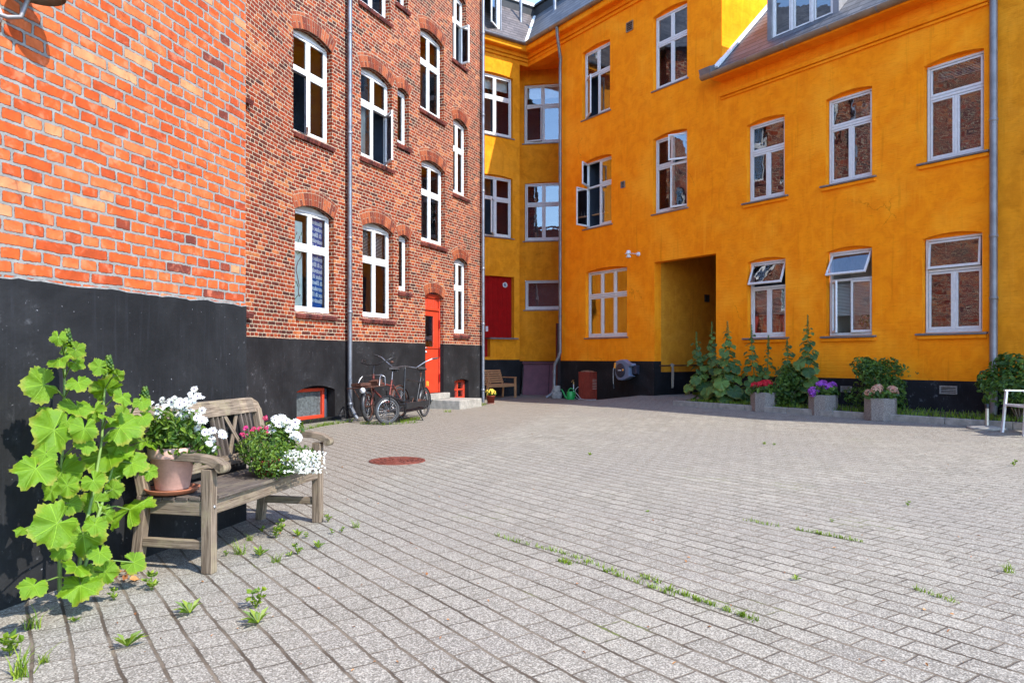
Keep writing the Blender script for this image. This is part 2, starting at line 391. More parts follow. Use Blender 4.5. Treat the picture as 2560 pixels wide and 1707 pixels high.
m['slate'] = None
m['concrete'] = simple('step_concrete', (.27, .25, .215), .9, var=.3, sc=9, bump=.4)
m['soil'] = simple('soil', (.05, .037, .026), .95, var=.4, sc=20, bump=.6)
m['wood_grey'] = woodmat('weathered_teak', (.085, .058, .038), (.245, .188, .135), .2)
m['wood_dark'] = woodmat('weathered_dark_slat', (.045, .034, .028), (.135, .104, .083), .12)
m['wood_warm'] = woodmat('oiled_teak', (.26, .12, .055), (.42, .22, .1), 0., .55)
m['terra'] = simple('terracotta', (.46, .27, .21), .8, var=.22, sc=7, bump=.2)
m['terra_saucer'] = simple('terracotta_saucer', (.31, .10, .045), .75, var=.25, sc=9)
m['hh'] = leafmat('hollyhock_leaf', (.06, .155, .006), (.2, .34, .010), .40, .45)
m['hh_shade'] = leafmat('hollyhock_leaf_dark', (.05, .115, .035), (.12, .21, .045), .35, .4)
m['stem'] = simple('green_stem', (.12, .19, .03), .6, var=.25, sc=20)
m['bush'] = leafmat('bush_leaf', (.03, .075, .018), (.12, .2, .03), .35)
m['herb'] = leafmat('herb_leaf', (.028, .075, .009), (.13, .20, .018), .35)
m['grassy'] = leafmat('grass_blade', (.06, .13, .012), (.22, .32, .03), .35)
m['weed'] = leafmat('weed_leaf', (.08, .15, .010), (.22, .29, .018), .4)
m['petal_white'] = leafmat('white_petal', (.55, .55, .56), (.68, .68, .68), .3)
m['petal_red'] = leafmat('red_petal', (.5, .006, .02), (.68, .02, .05), .25)
m['petal_purple'] = leafmat('purple_petal', (.26, .07, .48), (.48, .1, .5), .25)
m['petal_pink'] = leafmat('faded_pink_petal', (.55, .25, .2), (.6, .45, .3), .25)
m['petal_magenta'] = leafmat('magenta_petal', (.55, .03, .2), (.6, .1, .12), .25)
m['eye'] = simple('flower_eye', (.06, .03, .1), .8)
m['yolk'] = simple('flower_yellow', (.7, .5, .05), .8)
m['rust'] = simple('rusty_iron', (.10, .04, .025), .7, .4, var=.5, sc=24, bump=.5)
m['cover'] = simple('rusty_cover', (.13, .026, .012), .8, .2, var=.35, sc=14, bump=.5)
m['blackmetal'] = simple('black_enamel', (.018, .018, .02), .38, .2, var=.3)
m['rubber'] = simple('tyre_rubber', (.028, .028, .03), .8, var=.35, sc=12)
m['chrome'] = simple('dull_chrome', (.3, .3, .31), .32, .9, var=.3)
m['saddle'] = simple('black_saddle', (.02, .02, .021), .5)
m['rustred'] = simple('flaking_red_frame', (.16, .03, .022), .6, .2, var=.6, sc=24)
m['green_plastic'] = simple('green_plastic', (.008, .26, .045), .38, var=.1, bump=.03)
m['hose'] = simple('grey_hose', (.4, .4, .38), .5)
m['brass'] = simple('brass', (.45, .27, .1), .4, .8)
m['reel_grey'] = simple('slate_blue_plastic', (.12, .15, .21), .45, var=.12, bump=.04)
m['reel_dark'] = simple('navy_plastic', (.02, .022, .035), .5, var=.1, bump=.04)
m['yellow_dim'] = plaster('passage_ochre_shaded', (.6, .25, .02), (.48, .18, .014), (.66, .29, .035), .5)  # house ochre in a darker copy; the passage's shade is put into the colour
m['orange'] = simple('orange_plastic', (.8, .3, .03), .45, var=.1)
m['steel'] = simple('brushed_steel', (.5, .49, .47), .35, .9, var=.15)
m['alu'] = simple('painted_aluminium', (.62, .63, .65), .4, .3, var=.1)
m['rope'] = simple('old_rope', (.35, .28, .2), .9, var=.4, sc=60)
m['blue_cloth'] = simple('blue_cloth', (.02, .12, .42), .9, var=.25)
m['paper'] = simple('pale_paper', (.68, .78, .70), .9, var=.1)
m['ink_white'] = simple('white_lettering', (.75, .77, .78), .8)
m['ink_red'] = simple('dark_red_line', (.25, .03, .03), .8)
m['ink_green'] = simple('green_line', (.03, .2, .06), .8)
m['redshade'] = simple('red_lampshade', (.5, .03, .035), .7)
m['dead'] = leafmat('dry_leaf', (.2, .07, .025), (.42, .2, .07), .2)
m['stone'] = simple('rough_stone', (.3, .26, .22), .95, var=.35, sc=14, bump=.6)
m['flash'] = simple('white_flashing', (.72, .72, .7), .6, var=.15)
m['band'] = simple('black_felt_band', (.02, .021, .023), .8, var=.3)

def aggregate(name):
    mm, t, b, o = new(name); v = objn(t)
    vo = nd(t, 'ShaderNodeTexVoronoi', {'Vector': v, 'Scale': 130.}); d = vo.outputs['Distance']
    c = ramp(t, nd(t, 'ShaderNodeSeparateXYZ', {0: vo.outputs['Color']}).outputs[0], [(0, (.13, .105, .09)), (.5, (.22, .18, .15)), (.85, (.3, .25, .21)), (1, (.4, .35, .31))])
    c = mix(t, smap(t, d, .5, .75), c, (.13, .12, .11))
    setc(t, b, c, .85, mt(t, 'SUBTRACT', 1., d), .6, .006, spec=.3)
    return mm
m['aggregate'] = aggregate('washed_aggregate')

def slatemat(name, c1, c2, w=.26, h=.17):
    mm, t, b, o = new(name); uv = uvn(t)
    xy = nd(t, 'ShaderNodeSeparateXYZ', {0: nd(t, 'ShaderNodeVectorMath', {0: uv, 1: nd(t, 'ShaderNodeVectorMath', {0: noise(t, uv, 4, 2).outputs['Color'], 3: .02}, operation='SCALE').outputs[0]}, operation='ADD').outputs[0]})
    x, y = xy.outputs[0], xy.outputs[1]
    rv = mt(t, 'DIVIDE', y, h); row = mt(t, 'FLOOR', rv); fv = mt(t, 'SUBTRACT', rv, row)
    ru = mt(t, 'ADD', mt(t, 'DIVIDE', x, w), mt(t, 'MULTIPLY', mt(t, 'FLOORED_MODULO', row, 2.), .5)); cl = mt(t, 'FLOOR', ru); fu = mt(t, 'SUBTRACT', ru, cl)
    wn = nd(t, 'ShaderNodeTexWhiteNoise', {0: nd(t, 'ShaderNodeCombineXYZ', {0: cl, 1: row}).outputs[0]}, noise_dimensions='3D').outputs[0]
    edge = mt(t, 'MINIMUM', smap(t, fv, .04, .26), smap(t, mt(t, 'MINIMUM', fu, mt(t, 'SUBTRACT', 1., fu)), .0, .03))
    c = mix(t, wn, c1, c2); c = mix(t, smap(t, noise(t, uv, 9, 4).outputs[0], .55, .75), c, tuple(q * 1.5 for q in c2))
    c = mix(t, edge, tuple(q * .25 for q in c1), c)
    setc(t, b, c, .55, mt(t, 'ADD', mt(t, 'SUBTRACT', 1., fv), mt(t, 'MULTIPLY', edge, .4)), .6, .012, spec=.4)
    return mm
m['slate'] = slatemat('grey_slate', (.05, .05, .055), (.095, .095, .102), .3, .23)
m['slate_brown'] = slatemat('brown_slate', (.06, .047, .044), (.11, .09, .083))

def pavermat():
    mm, t, b, o = new('concrete_pavers'); uv = uvn(t)
    w1 = nd(t, 'ShaderNodeVectorMath', {0: noise(t, uv, .35, 2).outputs['Color'], 3: .16}, operation='SCALE').outputs[0]
    w2 = nd(t, 'ShaderNodeVectorMath', {0: noise(t, uv, 5, 6, .72).outputs['Color'], 3: .026}, operation='SCALE').outputs[0]
    p = nd(t, 'ShaderNodeVectorMath', {0: uv, 1: w1}, operation='ADD').outputs[0]; p = nd(t, 'ShaderNodeVectorMath', {0: p, 1: w2}, operation='ADD').outputs[0]
    xy = nd(t, 'ShaderNodeSeparateXYZ', {0: p}); x, y = xy.outputs[0], xy.outputs[1]
    H, W = .14, .215
    rv = mt(t, 'DIVIDE', y, H); row = mt(t, 'FLOOR', rv); fv = mt(t, 'SUBTRACT', rv, row)
    jit = nd(t, 'ShaderNodeTexWhiteNoise', {1: row}, noise_dimensions='1D').outputs[0]
    ru = mt(t, 'ADD', mt(t, 'DIVIDE', x, W), mt(t, 'ADD', mt(t, 'MULTIPLY', mt(t, 'FLOORED_MODULO', row, 2.), .5), mt(t, 'MULTIPLY', jit, .22)))
    cl = mt(t, 'FLOOR', ru); fu = mt(t, 'SUBTRACT', ru, cl)
    wn = nd(t, 'ShaderNodeTexWhiteNoise', {0: nd(t, 'ShaderNodeCombineXYZ', {0: cl, 1: row}).outputs[0]}, noise_dimensions='3D').outputs[0]
    dv = mt(t, 'MULTIPLY', mt(t, 'MINIMUM', fv, mt(t, 'SUBTRACT', 1., fv)), H); du = mt(t, 'MULTIPLY', mt(t, 'MINIMUM', fu, mt(t, 'SUBTRACT', 1., fu)), W)
    jn = noise(t, uv, 42, 5, .75).outputs[0]
    jv = mt(t, 'SUBTRACT', dv, mt(t, 'MULTIPLY', jn, .0105)); ju = mt(t, 'SUBTRACT', du, mt(t, 'MULTIPLY', jn, .0085))
    kv = smap(t, jv, -.001, .0045); ku = mt(t, 'MULTIPLY_ADD', smap(t, ju, -.002, .003), .8, .2)
    mk = mt(t, 'MULTIPLY', kv, ku)
    big = noise(t, uv, .28, 4, .6).outputs[0]; mid = noise(t, uv, 2.0, 5, .65).outputs[0]; wcell = nd(t, 'ShaderNodeVectorMath', {0: nd(t, 'ShaderNodeVectorMath', {0: uv, 3: 170.}, operation='SCALE').outputs[0]}, operation='FLOOR').outputs[0]; gw = nd(t, 'ShaderNodeTexWhiteNoise', {0: wcell}, noise_dimensions='2D').outputs[0]; gr = mt(t, 'ADD', mt(t, 'MULTIPLY', gw, .6), mt(t, 'MULTIPLY', noise(t, uv, 200, 2, .6).outputs[0], .4)); gr2 = noise(t, uv, 85, 2, .6).outputs[0]
    c = mix(t, wn, (.158, .143, .112), (.24, .218, .174))
    c = mix(t, smap(t, big, .38, .62), mix(t, .8, c, (.17, .153, .128)), c)
    c = mix(t, mt(t, 'MULTIPLY', smap(t, mid, .48, .72), .6), c, (.16, .143, .122))
    wet = noise(t, uv, .8, 5, .7, .8).outputs[0]; c = mix(t, mt(t, 'MULTIPLY', smap(t, wet, .62, .72), .55), c, (.11, .095, .08))
    P = nd(t, 'ShaderNodeNewGeometry').outputs['Position']
    dirt = None
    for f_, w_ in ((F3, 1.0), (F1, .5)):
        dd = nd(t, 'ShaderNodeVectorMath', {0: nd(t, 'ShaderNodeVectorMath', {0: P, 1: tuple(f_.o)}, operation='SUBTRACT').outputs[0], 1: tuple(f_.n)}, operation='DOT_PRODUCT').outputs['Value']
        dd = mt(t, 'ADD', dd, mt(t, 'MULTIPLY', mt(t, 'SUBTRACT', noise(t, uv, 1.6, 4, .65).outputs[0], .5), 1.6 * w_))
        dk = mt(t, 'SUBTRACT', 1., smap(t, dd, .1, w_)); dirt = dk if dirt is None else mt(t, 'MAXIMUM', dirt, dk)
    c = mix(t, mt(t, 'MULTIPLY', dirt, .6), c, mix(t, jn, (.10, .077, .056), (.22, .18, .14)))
    c = mix(t, mt(t, 'MULTIPLY', smap(t, gr, .60, .72), .65), c, (.075, .066, .054))
    c = mix(t, mt(t, 'MULTIPLY', smap(t, gr2, .6, .7), .5), c, (.22, .2, .19))
    c = mix(t, mt(t, 'MULTIPLY', smap(t, gr, .42, .30), .5), c, (.44, .405, .34))
    jc = mix(t, smap(t, mid, .4, .6), (.06, .045, .032), (.14, .112, .082))
    jc = mix(t, mt(t, 'MULTIPLY', smap(t, noise(t, uv, 1.1, 3).outputs[0], .62, .7), smap(t, jn, .4, .6)), jc, (.1, .12, .025))
    # bare trodden earth by the brick house
    h = mt(t, 'ADD', mk, mt(t, 'MULTIPLY', gr, .22)); h = mt(t, 'ADD', h, mt(t, 'MULTIPLY', wn, .12)); h = mt(t, 'ADD', h, mt(t, 'MULTIPLY', mid, .3))
    setc(t, b, mix(t, mk, jc, c), .88, h, .7, .008, spec=.15)
    return mm
m['paver'] = pavermat()
# ------------------------------------------------------------------ walls with openings
def arc_pts(o, n=10, grow=0.):
    w = o['sr'] - o['sl']; r = o['rise']; mid = (o['sl'] + o['sr']) / 2
    if r < .004: return [(o['sl'], o['zs']), (o['sr'], o['zs'])]
    Ra = (w * w / 4 + r * r) / (2 * r); cz = o['zs'] + r - Ra; h = math.asin(min(1, w / 2 / Ra))
    return [(mid + (Ra + grow) * math.sin(-h + 2 * h * i / n), cz + (Ra + grow) * math.cos(-h + 2 * h * i / n)) for i in range(n + 1)]

def wall_mb(s0, s1, z0, z1, ops, off=0., depth=.12, mb=None, mi=0, rmi=0):
    """front sheet at y=-off with true openings and their reveals, in wall coordinates"""
    mb = mb or MB(); S = {s0, s1}; Z = {z0, z1}; act = []
    for o in ops:
        zt = o['zs'] + o['rise']
        if o['sr'] <= s0 or o['sl'] >= s1 or zt <= z0 or o['zb'] >= z1: continue
        act.append(o)
        for q in (o['sl'], o['sr']): S.add(min(max(q, s0), s1))
        for q in (o['zb'], zt): Z.add(min(max(q, z0), z1))
    S = sorted(S); Z = sorted(Z); y = -off
    for i in range(len(S) - 1):
        for j in range(len(Z) - 1):
            a, b, c, d = S[i], S[i + 1], Z[j], Z[j + 1]
            if b - a < 1e-5 or d - c < 1e-5: continue
            cx, cz = (a + b) / 2, (c + d) / 2
            if any(o['sl'] < cx < o['sr'] and o['zb'] < cz < o['zs'] + o['rise'] for o in act): continue
            mb.quad((a, y, c), (b, y, c), (b, y, d), (a, y, d), mi)
    for o in act:
        P = arc_pts(o); zt = o['zs'] + o['rise']; D = o.get('depth', depth); zb = max(o['zb'], z0)
        if zt <= z1 + 1e-6:
            for (x1, q1), (x2, q2) in zip(P, P[1:]):
                if o['rise'] > .004: mb.quad((x1, y, q1), (x2, y, q2), (x2, y, zt), (x1, y, zt), mi)
                mb.quad((x1, y, q1), (x1, D, q1), (x2, D, q2), (x2, y, q2), rmi)
        zs = min(o['zs'], z1)
        mb.quad((o['sl'], y, zb), (o['sl'], D, zb), (o['sl'], D, zs), (o['sl'], y, zs), rmi)
        mb.quad((o['sr'], y, zb), (o['sr'], y, zs), (o['sr'], D, zs), (o['sr'], D, zb), rmi)
        if o['zb'] >= z0 and not o.get('floor'): mb.quad((o['sl'], y, zb), (o['sr'], y, zb), (o['sr'], D, zb), (o['sl'], D, zb), rmi)
    return mb

def op(Fm, L, Rr, yb, yt, rise=.1, depth=.12, **k):
    """opening from the survey: left and right edges, sill and springing heights read at the right edge"""
    sR, zb = Fm.at(Rr, yb); _, zs = Fm.at(Rr, yt); sL = Fm.at(L, yb)[0]
    d = dict(sl=sL, sr=sR, zb=zb, zs=zs, rise=rise, depth=depth); d.update(k); return d

def frame_bars(mb, x0, x1, z0, z1, t, y0, y1, mi=0, tb=None):
    tb = tb or t; yc, dy = (y0 + y1) / 2, y1 - y0
    mb.box(((x0 + x1) / 2, yc, z1 - t / 2), (x1 - x0, dy, t), mi)
    mb.box(((x0 + x1) / 2, yc, z0 + tb / 2), (x1 - x0, dy, tb), mi)
    mb.box((x0 + t / 2, yc, (z0 + z1) / 2 + (tb - t) / 2), (t, dy - .002, z1 - z0 - t - tb), mi)
    mb.box((x1 - t / 2, yc, (z0 + z1) / 2 + (tb - t) / 2), (t, dy - .002, z1 - z0 - t - tb), mi)

def sash(win, W, x0, x1, z0, z1, mat, glass, swing=None, t=.035, frosted=None):
    """opening light: frame and pane; swing = (hinge 'L','R','T', degrees outwards)"""
    w, h = x1 - x0, z1 - z0
    if swing is None: M = W @ T(x0, 0, z0); dx = dz = 0
    else:
        e, a = swing; a = R(a)
        if e == 'L': M = W @ T(x0, -.012, z0) @ RZ(-a); dx = dz = 0
        elif e == 'R': M = W @ T(x1, -.012, z0) @ RZ(a); dx, dz = -w, 0
        else: M = W @ T(x0, -.012, z1) @ RX(-a); dx, dz = 0, -h
    mb = MB(); frame_bars(mb, dx + .003, dx + w - .003, dz + .003, dz + h - .003, t, -.006, .034, tb=t + .012)
    o = mb.build('sash', m[mat], win, M, .003, 1)
    g = MB().quad((dx + t, .014, dz + t), (dx + w - t, .014, dz + t), (dx + w - t, .014, dz + h - t), (dx + t, .014, dz + h - t))
    g.build('pane', m[glass], win, M)
    return M

def window(b, Fm, o, cols=2, zt=.64, mat='white', glass='glass', swings={}, inner=None, infill=True, fillmat='yellow', room='room', rdepth=.75, top1=False, single=False):
    """timber window: outer frame with mullion and transom, sashes, panes, dark room behind"""
    w = o['sr'] - o['sl']; h = o['zs'] - o['zb']; D = o['depth']; r = o['rise']
    W = Fm.L(o['sl'], D, o['zb'])
    hh = h + (r * .35 if infill else 0)
    mb = MB(); g = .012
    frame_bars(mb, g, w - g, .0, hh, .042, -.01, .07, tb=.06)
    zT = hh * zt; cells = []
    xs = [g + .05 + (w - 2 * g - .1) * i / cols for i in range(cols + 1)]
    mw = .046
    if single: cells = [((g + .05, w - g - .05, .06, hh - .05), 'S')]
    else:
        mb.box((w / 2, .03, zT), (w - 2 * g - .1, .078, .05))
        for i in range(1, cols):
            zc = [(0.06, zT - .03)] + ([] if top1 else [(zT + .03, hh - .05)])
            for a, c in zc: mb.box((xs[i], .03, (a + c) / 2), (mw, .076, c - a))
        for i in range(cols):
            xa = xs[i] + (mw / 2 if i else 0); xb = xs[i + 1] - (mw / 2 if i < cols - 1 else 0)
            cells.append(((xa, xb, .06, zT - .03), 'B%d' % i))
            if not top1: cells.append(((xa, xb, zT + .03, hh - .05), 'T%d' % i))
        if top1: cells.append(((g + .05, w - g - .05, zT + .03, hh - .05), 'T0'))
    win = mb.build('window', m[mat], b, W, .003, 1)
    for (xa, xb, za, zc), k in cells: sash(win, W, xa, xb, za, zc, mat, glass, swings.get(k))
    if infill and r > .02:
        q = MB(); P = [(x - o['sl'], z - o['zb']) for x, z in arc_pts(o, 12)]
        for (x1, z1), (x2, z2) in zip(P, P[1:]):
            q.quad((x1, .015, min(h - .02, z1)), (x2, .015, min(h - .02, z2)), (x2, .015, z2), (x1, .015, z1))
        q.build('arch_infill', m['greyboard'], win, W)
    if not infill and r > .02:
        q = MB(); P = [(x - o['sl'], z - o['zb']) for x, z in arc_pts(o, 12)]
        for (x1, z1), (x2, z2) in zip(P, P[1:]): q.quad((x1, -.004, h - .03), (x2, -.004, h - .03), (x2, -.004, z2), (x1, -.004, z1))
        q.build('arch_infill', m[fillmat], win, W)
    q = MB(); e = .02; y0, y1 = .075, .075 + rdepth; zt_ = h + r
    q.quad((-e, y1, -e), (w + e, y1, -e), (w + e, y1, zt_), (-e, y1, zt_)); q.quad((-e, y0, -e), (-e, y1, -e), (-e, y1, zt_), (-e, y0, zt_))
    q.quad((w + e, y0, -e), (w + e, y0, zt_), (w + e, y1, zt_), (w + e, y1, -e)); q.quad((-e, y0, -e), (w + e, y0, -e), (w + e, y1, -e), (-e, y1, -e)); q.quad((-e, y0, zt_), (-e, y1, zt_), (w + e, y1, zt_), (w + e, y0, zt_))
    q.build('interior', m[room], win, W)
    if inner:
        for f in inner: f(win, W, w, hh, zT)
    return win, W

def inner_blind(x0=0., x1=1., z0=.6, z1=1., mat='blind', pitch=.03, ang=35):
    def f(win, W, w, h, zT):
        q = MB(); n = int((z1 - z0) * h / pitch); rt = Matrix.Rotation(R(ang), 3, 'X')
        for i in range(n): q.box((w * (x0 + x1) / 2, .13, h * z0 + pitch * (i + .5)), (w * (x1 - x0) - .08, .028, .002), rot=rt)
        q.build('blind', m[mat], win, W)
    return f
def inner_sheet(x0, x1, z0, z1, mat, y=.12, folds=0., name='curtain'):
    def f(win, W, w, h, zT):
        q = MB(); n = 26 if folds else 1
        X = [w * (x0 + (x1 - x0) * i / n) for i in range(n + 1)]; Y = [y + folds * math.sin(i * 1.9) for i in range(n + 1)]
        for i in range(n): q.quad((X[i], Y[i], h * z0), (X[i + 1], Y[i + 1], h * z0), (X[i + 1], Y[i + 1], h * z1), (X[i], Y[i], h * z1))
        q.build(name, m[mat], win, W)
    return f

def brick_sill(win, W, w, D, prot=.075, ext=.045, tilt=22, xl=None):
    q = MB(); n = max(2, round((w + ext * 2) / .078)); L = w + ext * 2; x0 = -ext if xl is None else xl; L = w + ext - x0
    rt = Matrix.Rotation(R(tilt), 3, 'X')
    for i in range(n):
        bw = L / n; q.box((x0 + bw * (i + .5), (-D - prot + .02) / 2 + .0, -.052 + random.uniform(-.003, .003)), (bw - .011, D + prot, .075), 0, rt)
    q.box((x0 + L / 2, -D / 2 + .02, -.06), (L - .012, D + prot - .04, .06), 1, rt)
    q.build('sill', [m['sill_brick'], m['mortar']], win, W, .006, 1)

def brick_arch(b, Fm, o, rows=True, th=.225):
    w = o['sr'] - o['sl']; r = o['rise']; mid = w / 2
    Ra = (w * w / 4 + r * r) / (2 * r); cz = o['zs'] - o['zb'] + r - Ra; h = math.asin(w / 2 / Ra) * 1.03
    W = Fm.L(o['sl'], 0, o['zb']); q = MB()
    def vox(r0, r1, a0, a1, y0, y1, mi):
        P = [(mid + r_ * math.sin(a), cz + r_ * math.cos(a)) for r_, a in ((r0, a0), (r0, a1), (r1, a1), (r1, a0))]
        vs = [(x, y0, z) for x, z in P] + [(x, y1, z) for x, z in P]
        q.add(vs, [(0, 1, 2, 3), (0, 4, 5, 1), (1, 5, 6, 2), (2, 6, 7, 3), (3, 7, 4, 0)], mi)
    n = max(4, round(2 * h * (Ra + .1) / .067)); da = 2 * h / n; ga = .0045 / (Ra + .1)
    for i in range(n):
        a0, a1 = -h + da * i + ga, -h + da * (i + 1) - ga; pr = -.006 - random.random() * .003
        if i % 2: vox(Ra + .002, Ra + th * .48, a0, a1, pr, .02, 0); vox(Ra + th * .52, Ra + th, a0, a1, pr, .02, 0)
        else: vox(Ra + .002, Ra + th, a0, a1, pr, .02, 0)
    if rows:
        n2 = max(3, round(2 * h * (Ra + th) / .12)); d2 = 2 * h / n2
        for i in range(n2): vox(Ra + th + .011, Ra + th + .062, -h + d2 * i + ga, -h + d2 * (i + 1) - ga, -.006, .02, 0)
    for i in range(12): vox(Ra + .001, Ra + th + (.07 if rows else .008), -h * 1.01 + 2.02 * h * i / 12, -h * 1.01 + 2.02 * h * (i + 1) / 12, -.003, .01, 1)
    q.build('brick_arch', [m['arch_brick'], m['mortar']], b, W)

def downpipe(b, pts, r, bands, mat='zinc', name='drainpipe'):
    q = MB().tube(pts, r, 14); p = q.build(name, m[mat], b)
    for z in bands:
        k = MB()
        for i in range(len(pts) - 1):
            a, c = Vector(pts[i]), Vector(pts[i + 1])
            if (a.z - z) * (c.z - z) <= 0 and abs(a.z - c.z) > .05:
                f = (z - a.z) / (c.z - a.z); e = a.lerp(c, f); d = (c - a).normalized()
                k.tube([e - d * .03, e - d * .02, e + d * .02, e + d * .03], [r + .002, r + .009, r + .009, r + .002], 14)
                k.tube([e + d * .05, e + d * .062], [r + .005, r + .005], 14); break
        if k.v: k.build('pipe_collar', m[mat], p)
    return p

# ------------------------------------------------------------------ 1 near brick building
near = thing('brick_building', 'nearest orange brick building with light grey mortar above a tall black plinth', 'building', F1.M)
zp1 = .365 + EYE
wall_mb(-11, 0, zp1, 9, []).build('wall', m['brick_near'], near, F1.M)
q = wall_mb(-11, 0, -.3, zp1, [], off=.008); q.quad((-11, -.008, zp1), (0, -.008, zp1), (0, .02, zp1), (-11, .02, zp1))
q.quad((0, -.008, -.3), (0, .5, -.3), (0, .5, zp1), (0, -.008, zp1)); 
s_ = -11.
rg = random.Random(4); zz = 0.
jag = []
while s_ < 0: jag.append((s_, zz)); s_ += rg.uniform(.03, .11) if s_ > -3 else .5; zz = zz * .5 + rg.gauss(0, .0045)
jag.append((0, 0))
for (a_, z0_), (b_, z1_) in zip(jag, jag[1:]): q.quad((a_, -.0085, zp1 - .02), (b_, -.0085, zp1 - .02), (b_, -.0085, zp1 + .012 + z1_), (a_, -.0085, zp1 + .012 + z0_))
q.build('plinth', m['black'], near, F1.M)
q = MB()
for (a_, z0_), (b_, z1_) in zip(jag, jag[1:]): q.quad((a_, -.005, zp1 - .01), (b_, -.005, zp1 - .01), (b_, -.004, zp1 + .021 + z1_ * 1.3), (a_, -.004, zp1 + .021 + z0_ * 1.3))
q.build('mortar_smear', m['smear'], near, F1.M)
q = MB(); q.quad((0, 0, zp1), (0, 9, zp1), (0, 9, 9), (0, 0, 9)); q.quad((0, .5, -.3), (0, 9, -.3), (0, 9, zp1), (0, .5, zp1))
q.quad((-11, 9, -.3), (-11, 0, -.3), (-11, 0, 9), (-11, 9, 9)); q.quad((-11, 0, 9), (0, 0, 9), (0, 9, 9), (-11, 9, 9)); q.quad((0, 9, -.3), (-11, 9, -.3), (-11, 9, 9), (0, 9, 9))
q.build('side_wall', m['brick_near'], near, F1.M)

# ------------------------------------------------------------------ 2 brick house
house = thing('brick_house', 'red brick apartment house with white arched windows, black plinth and one red door', 'building', F3.M)
zp3 = EYE + .322
s3e = F3.at(1206, 900)[0]; ZT3 = 11.2
A = dict(
    a_up=op(F3, 733, 829.6, 364.5, 131, .13), a_lo=op(F3, 737, 834.5, 785.9, 548, .13),
    b_up=op(F3, 902.3, 979.8, 421.5, 217, .13), b_lo=op(F3, 906.8, 983, 798, 585, .13), b_top=op(F3, 898, 975, 57, -150, .13),
    n_up=op(F3, 993.9, 1022.4, 369.5, 239.5, .07), n_lo=op(F3, 997, 1023.6, 729.5, 599, .07), n_top=op(F3, 990.5, 1020, 27, -110, .07),
    c_up=op(F3, 1050.5, 1109.5, 304, 118, .12), c_lo=op(F3, 1053.3, 1112.5, 617.5, 431.5, .12),
    d_top=op(F3, 1131.2, 1165, 170.5, 12, .12), d_mid=op(F3, 1133, 1169, 495.5, 322.5, .12), d_lo=op(F3, 1135, 1169.5, 835.5, 661.5, .12))
for k_, dz, n_ in (('a_up', 3.25, 3), ('b_top', 3.25, 2), ('c_up', 3.2, 3), ('d_top', 3.0, 2)):
    for i_ in range(0):
        o_ = dict(A[k_]); o_['zb'] += dz * (i_ + 1); o_['zs'] += dz * (i_ + 1); A['%s_%d' % (k_, i_)] = o_
zd = .345
door = dict(sl=F3.at(1063, 800)[0], sr=F3.at(1108.5, 800)[0], zb=zd, zs=F3.at(1108.5, 745)[1], rise=.1, depth=.11)
bw1 = op(F3, 741, 836.7, 1046, 973, .09, .16); bw2 = op(F3, 1135.5, 1171, 1000, 951, .05, .14)
bw1['zb'] = .06; bw2['zb'] = .12
ops3 = list(A.values()) + [door]
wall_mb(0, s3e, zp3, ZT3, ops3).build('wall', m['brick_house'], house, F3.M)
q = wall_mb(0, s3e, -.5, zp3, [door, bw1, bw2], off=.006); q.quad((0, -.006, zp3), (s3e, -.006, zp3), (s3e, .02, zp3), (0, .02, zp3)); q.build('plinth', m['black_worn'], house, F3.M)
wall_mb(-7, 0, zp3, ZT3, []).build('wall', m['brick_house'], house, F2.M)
wall_mb(-7, 0, -.5, zp3, [], off=.006).build('plinth', m['black_worn'], house, F2.M)
q = MB(); q.quad((s3e, 0, -.5), (s3e, 9, -.5), (s3e, 9, ZT3), (s3e, 0, ZT3)); q.quad((-3, 0.5, ZT3), (s3e, 0, ZT3), (s3e, 9, ZT3), (-3, 9, ZT3)); q.quad((-3, 9, -.5), (-3, 9, ZT3), (s3e, 9, ZT3), (s3e, 9, -.5))
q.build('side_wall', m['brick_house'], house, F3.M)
m['rf'] = m['slate']
q = MB(); q.quad((-3, -.3, ZT3), (s3e + .2, -.3, ZT3), (s3e + .2, 4, ZT3 + 3.5), (-3, 4, ZT3 + 3.5)); q.quad((-3, 4, ZT3 + 3.5), (s3e + .2, 4, ZT3 + 3.5), (s3e + .2, 9.2, ZT3), (-3, 9.2, ZT3)); q.quad((-3, -.3, ZT3 - .01), (-3, 9.2, ZT3 - .01), (s3e + .2, 9.2, ZT3 - .01), (s3e + .2, -.3, ZT3 - .01))
q.build('roof', m['slate'], house, F3.M)

def text_obj(body, size, mat, parent, M, mirror=False, name='lettering', italic=.0, ext=.0008):
    cu = bpy.data.curves.new('text', 'FONT'); cu.body = body; cu.size = size; cu.extrude = ext; cu.shear = italic; cu.space_character = 1.0; cu.resolution_u = 3; cu.offset = .004 * size / .06
    ob = bpy.data.objects.new('text', cu); C.objects.link(ob)
    dg = bpy.context.evaluated_depsgraph_get(); dg.update()
    me = bpy.data.meshes.new_from_object(ob.evaluated_get(dg)); bpy.data.objects.remove(ob); bpy.data.curves.remove(cu)
    me.materials.clear(); me.materials.append(mat)
    return link(name, me, parent, M)

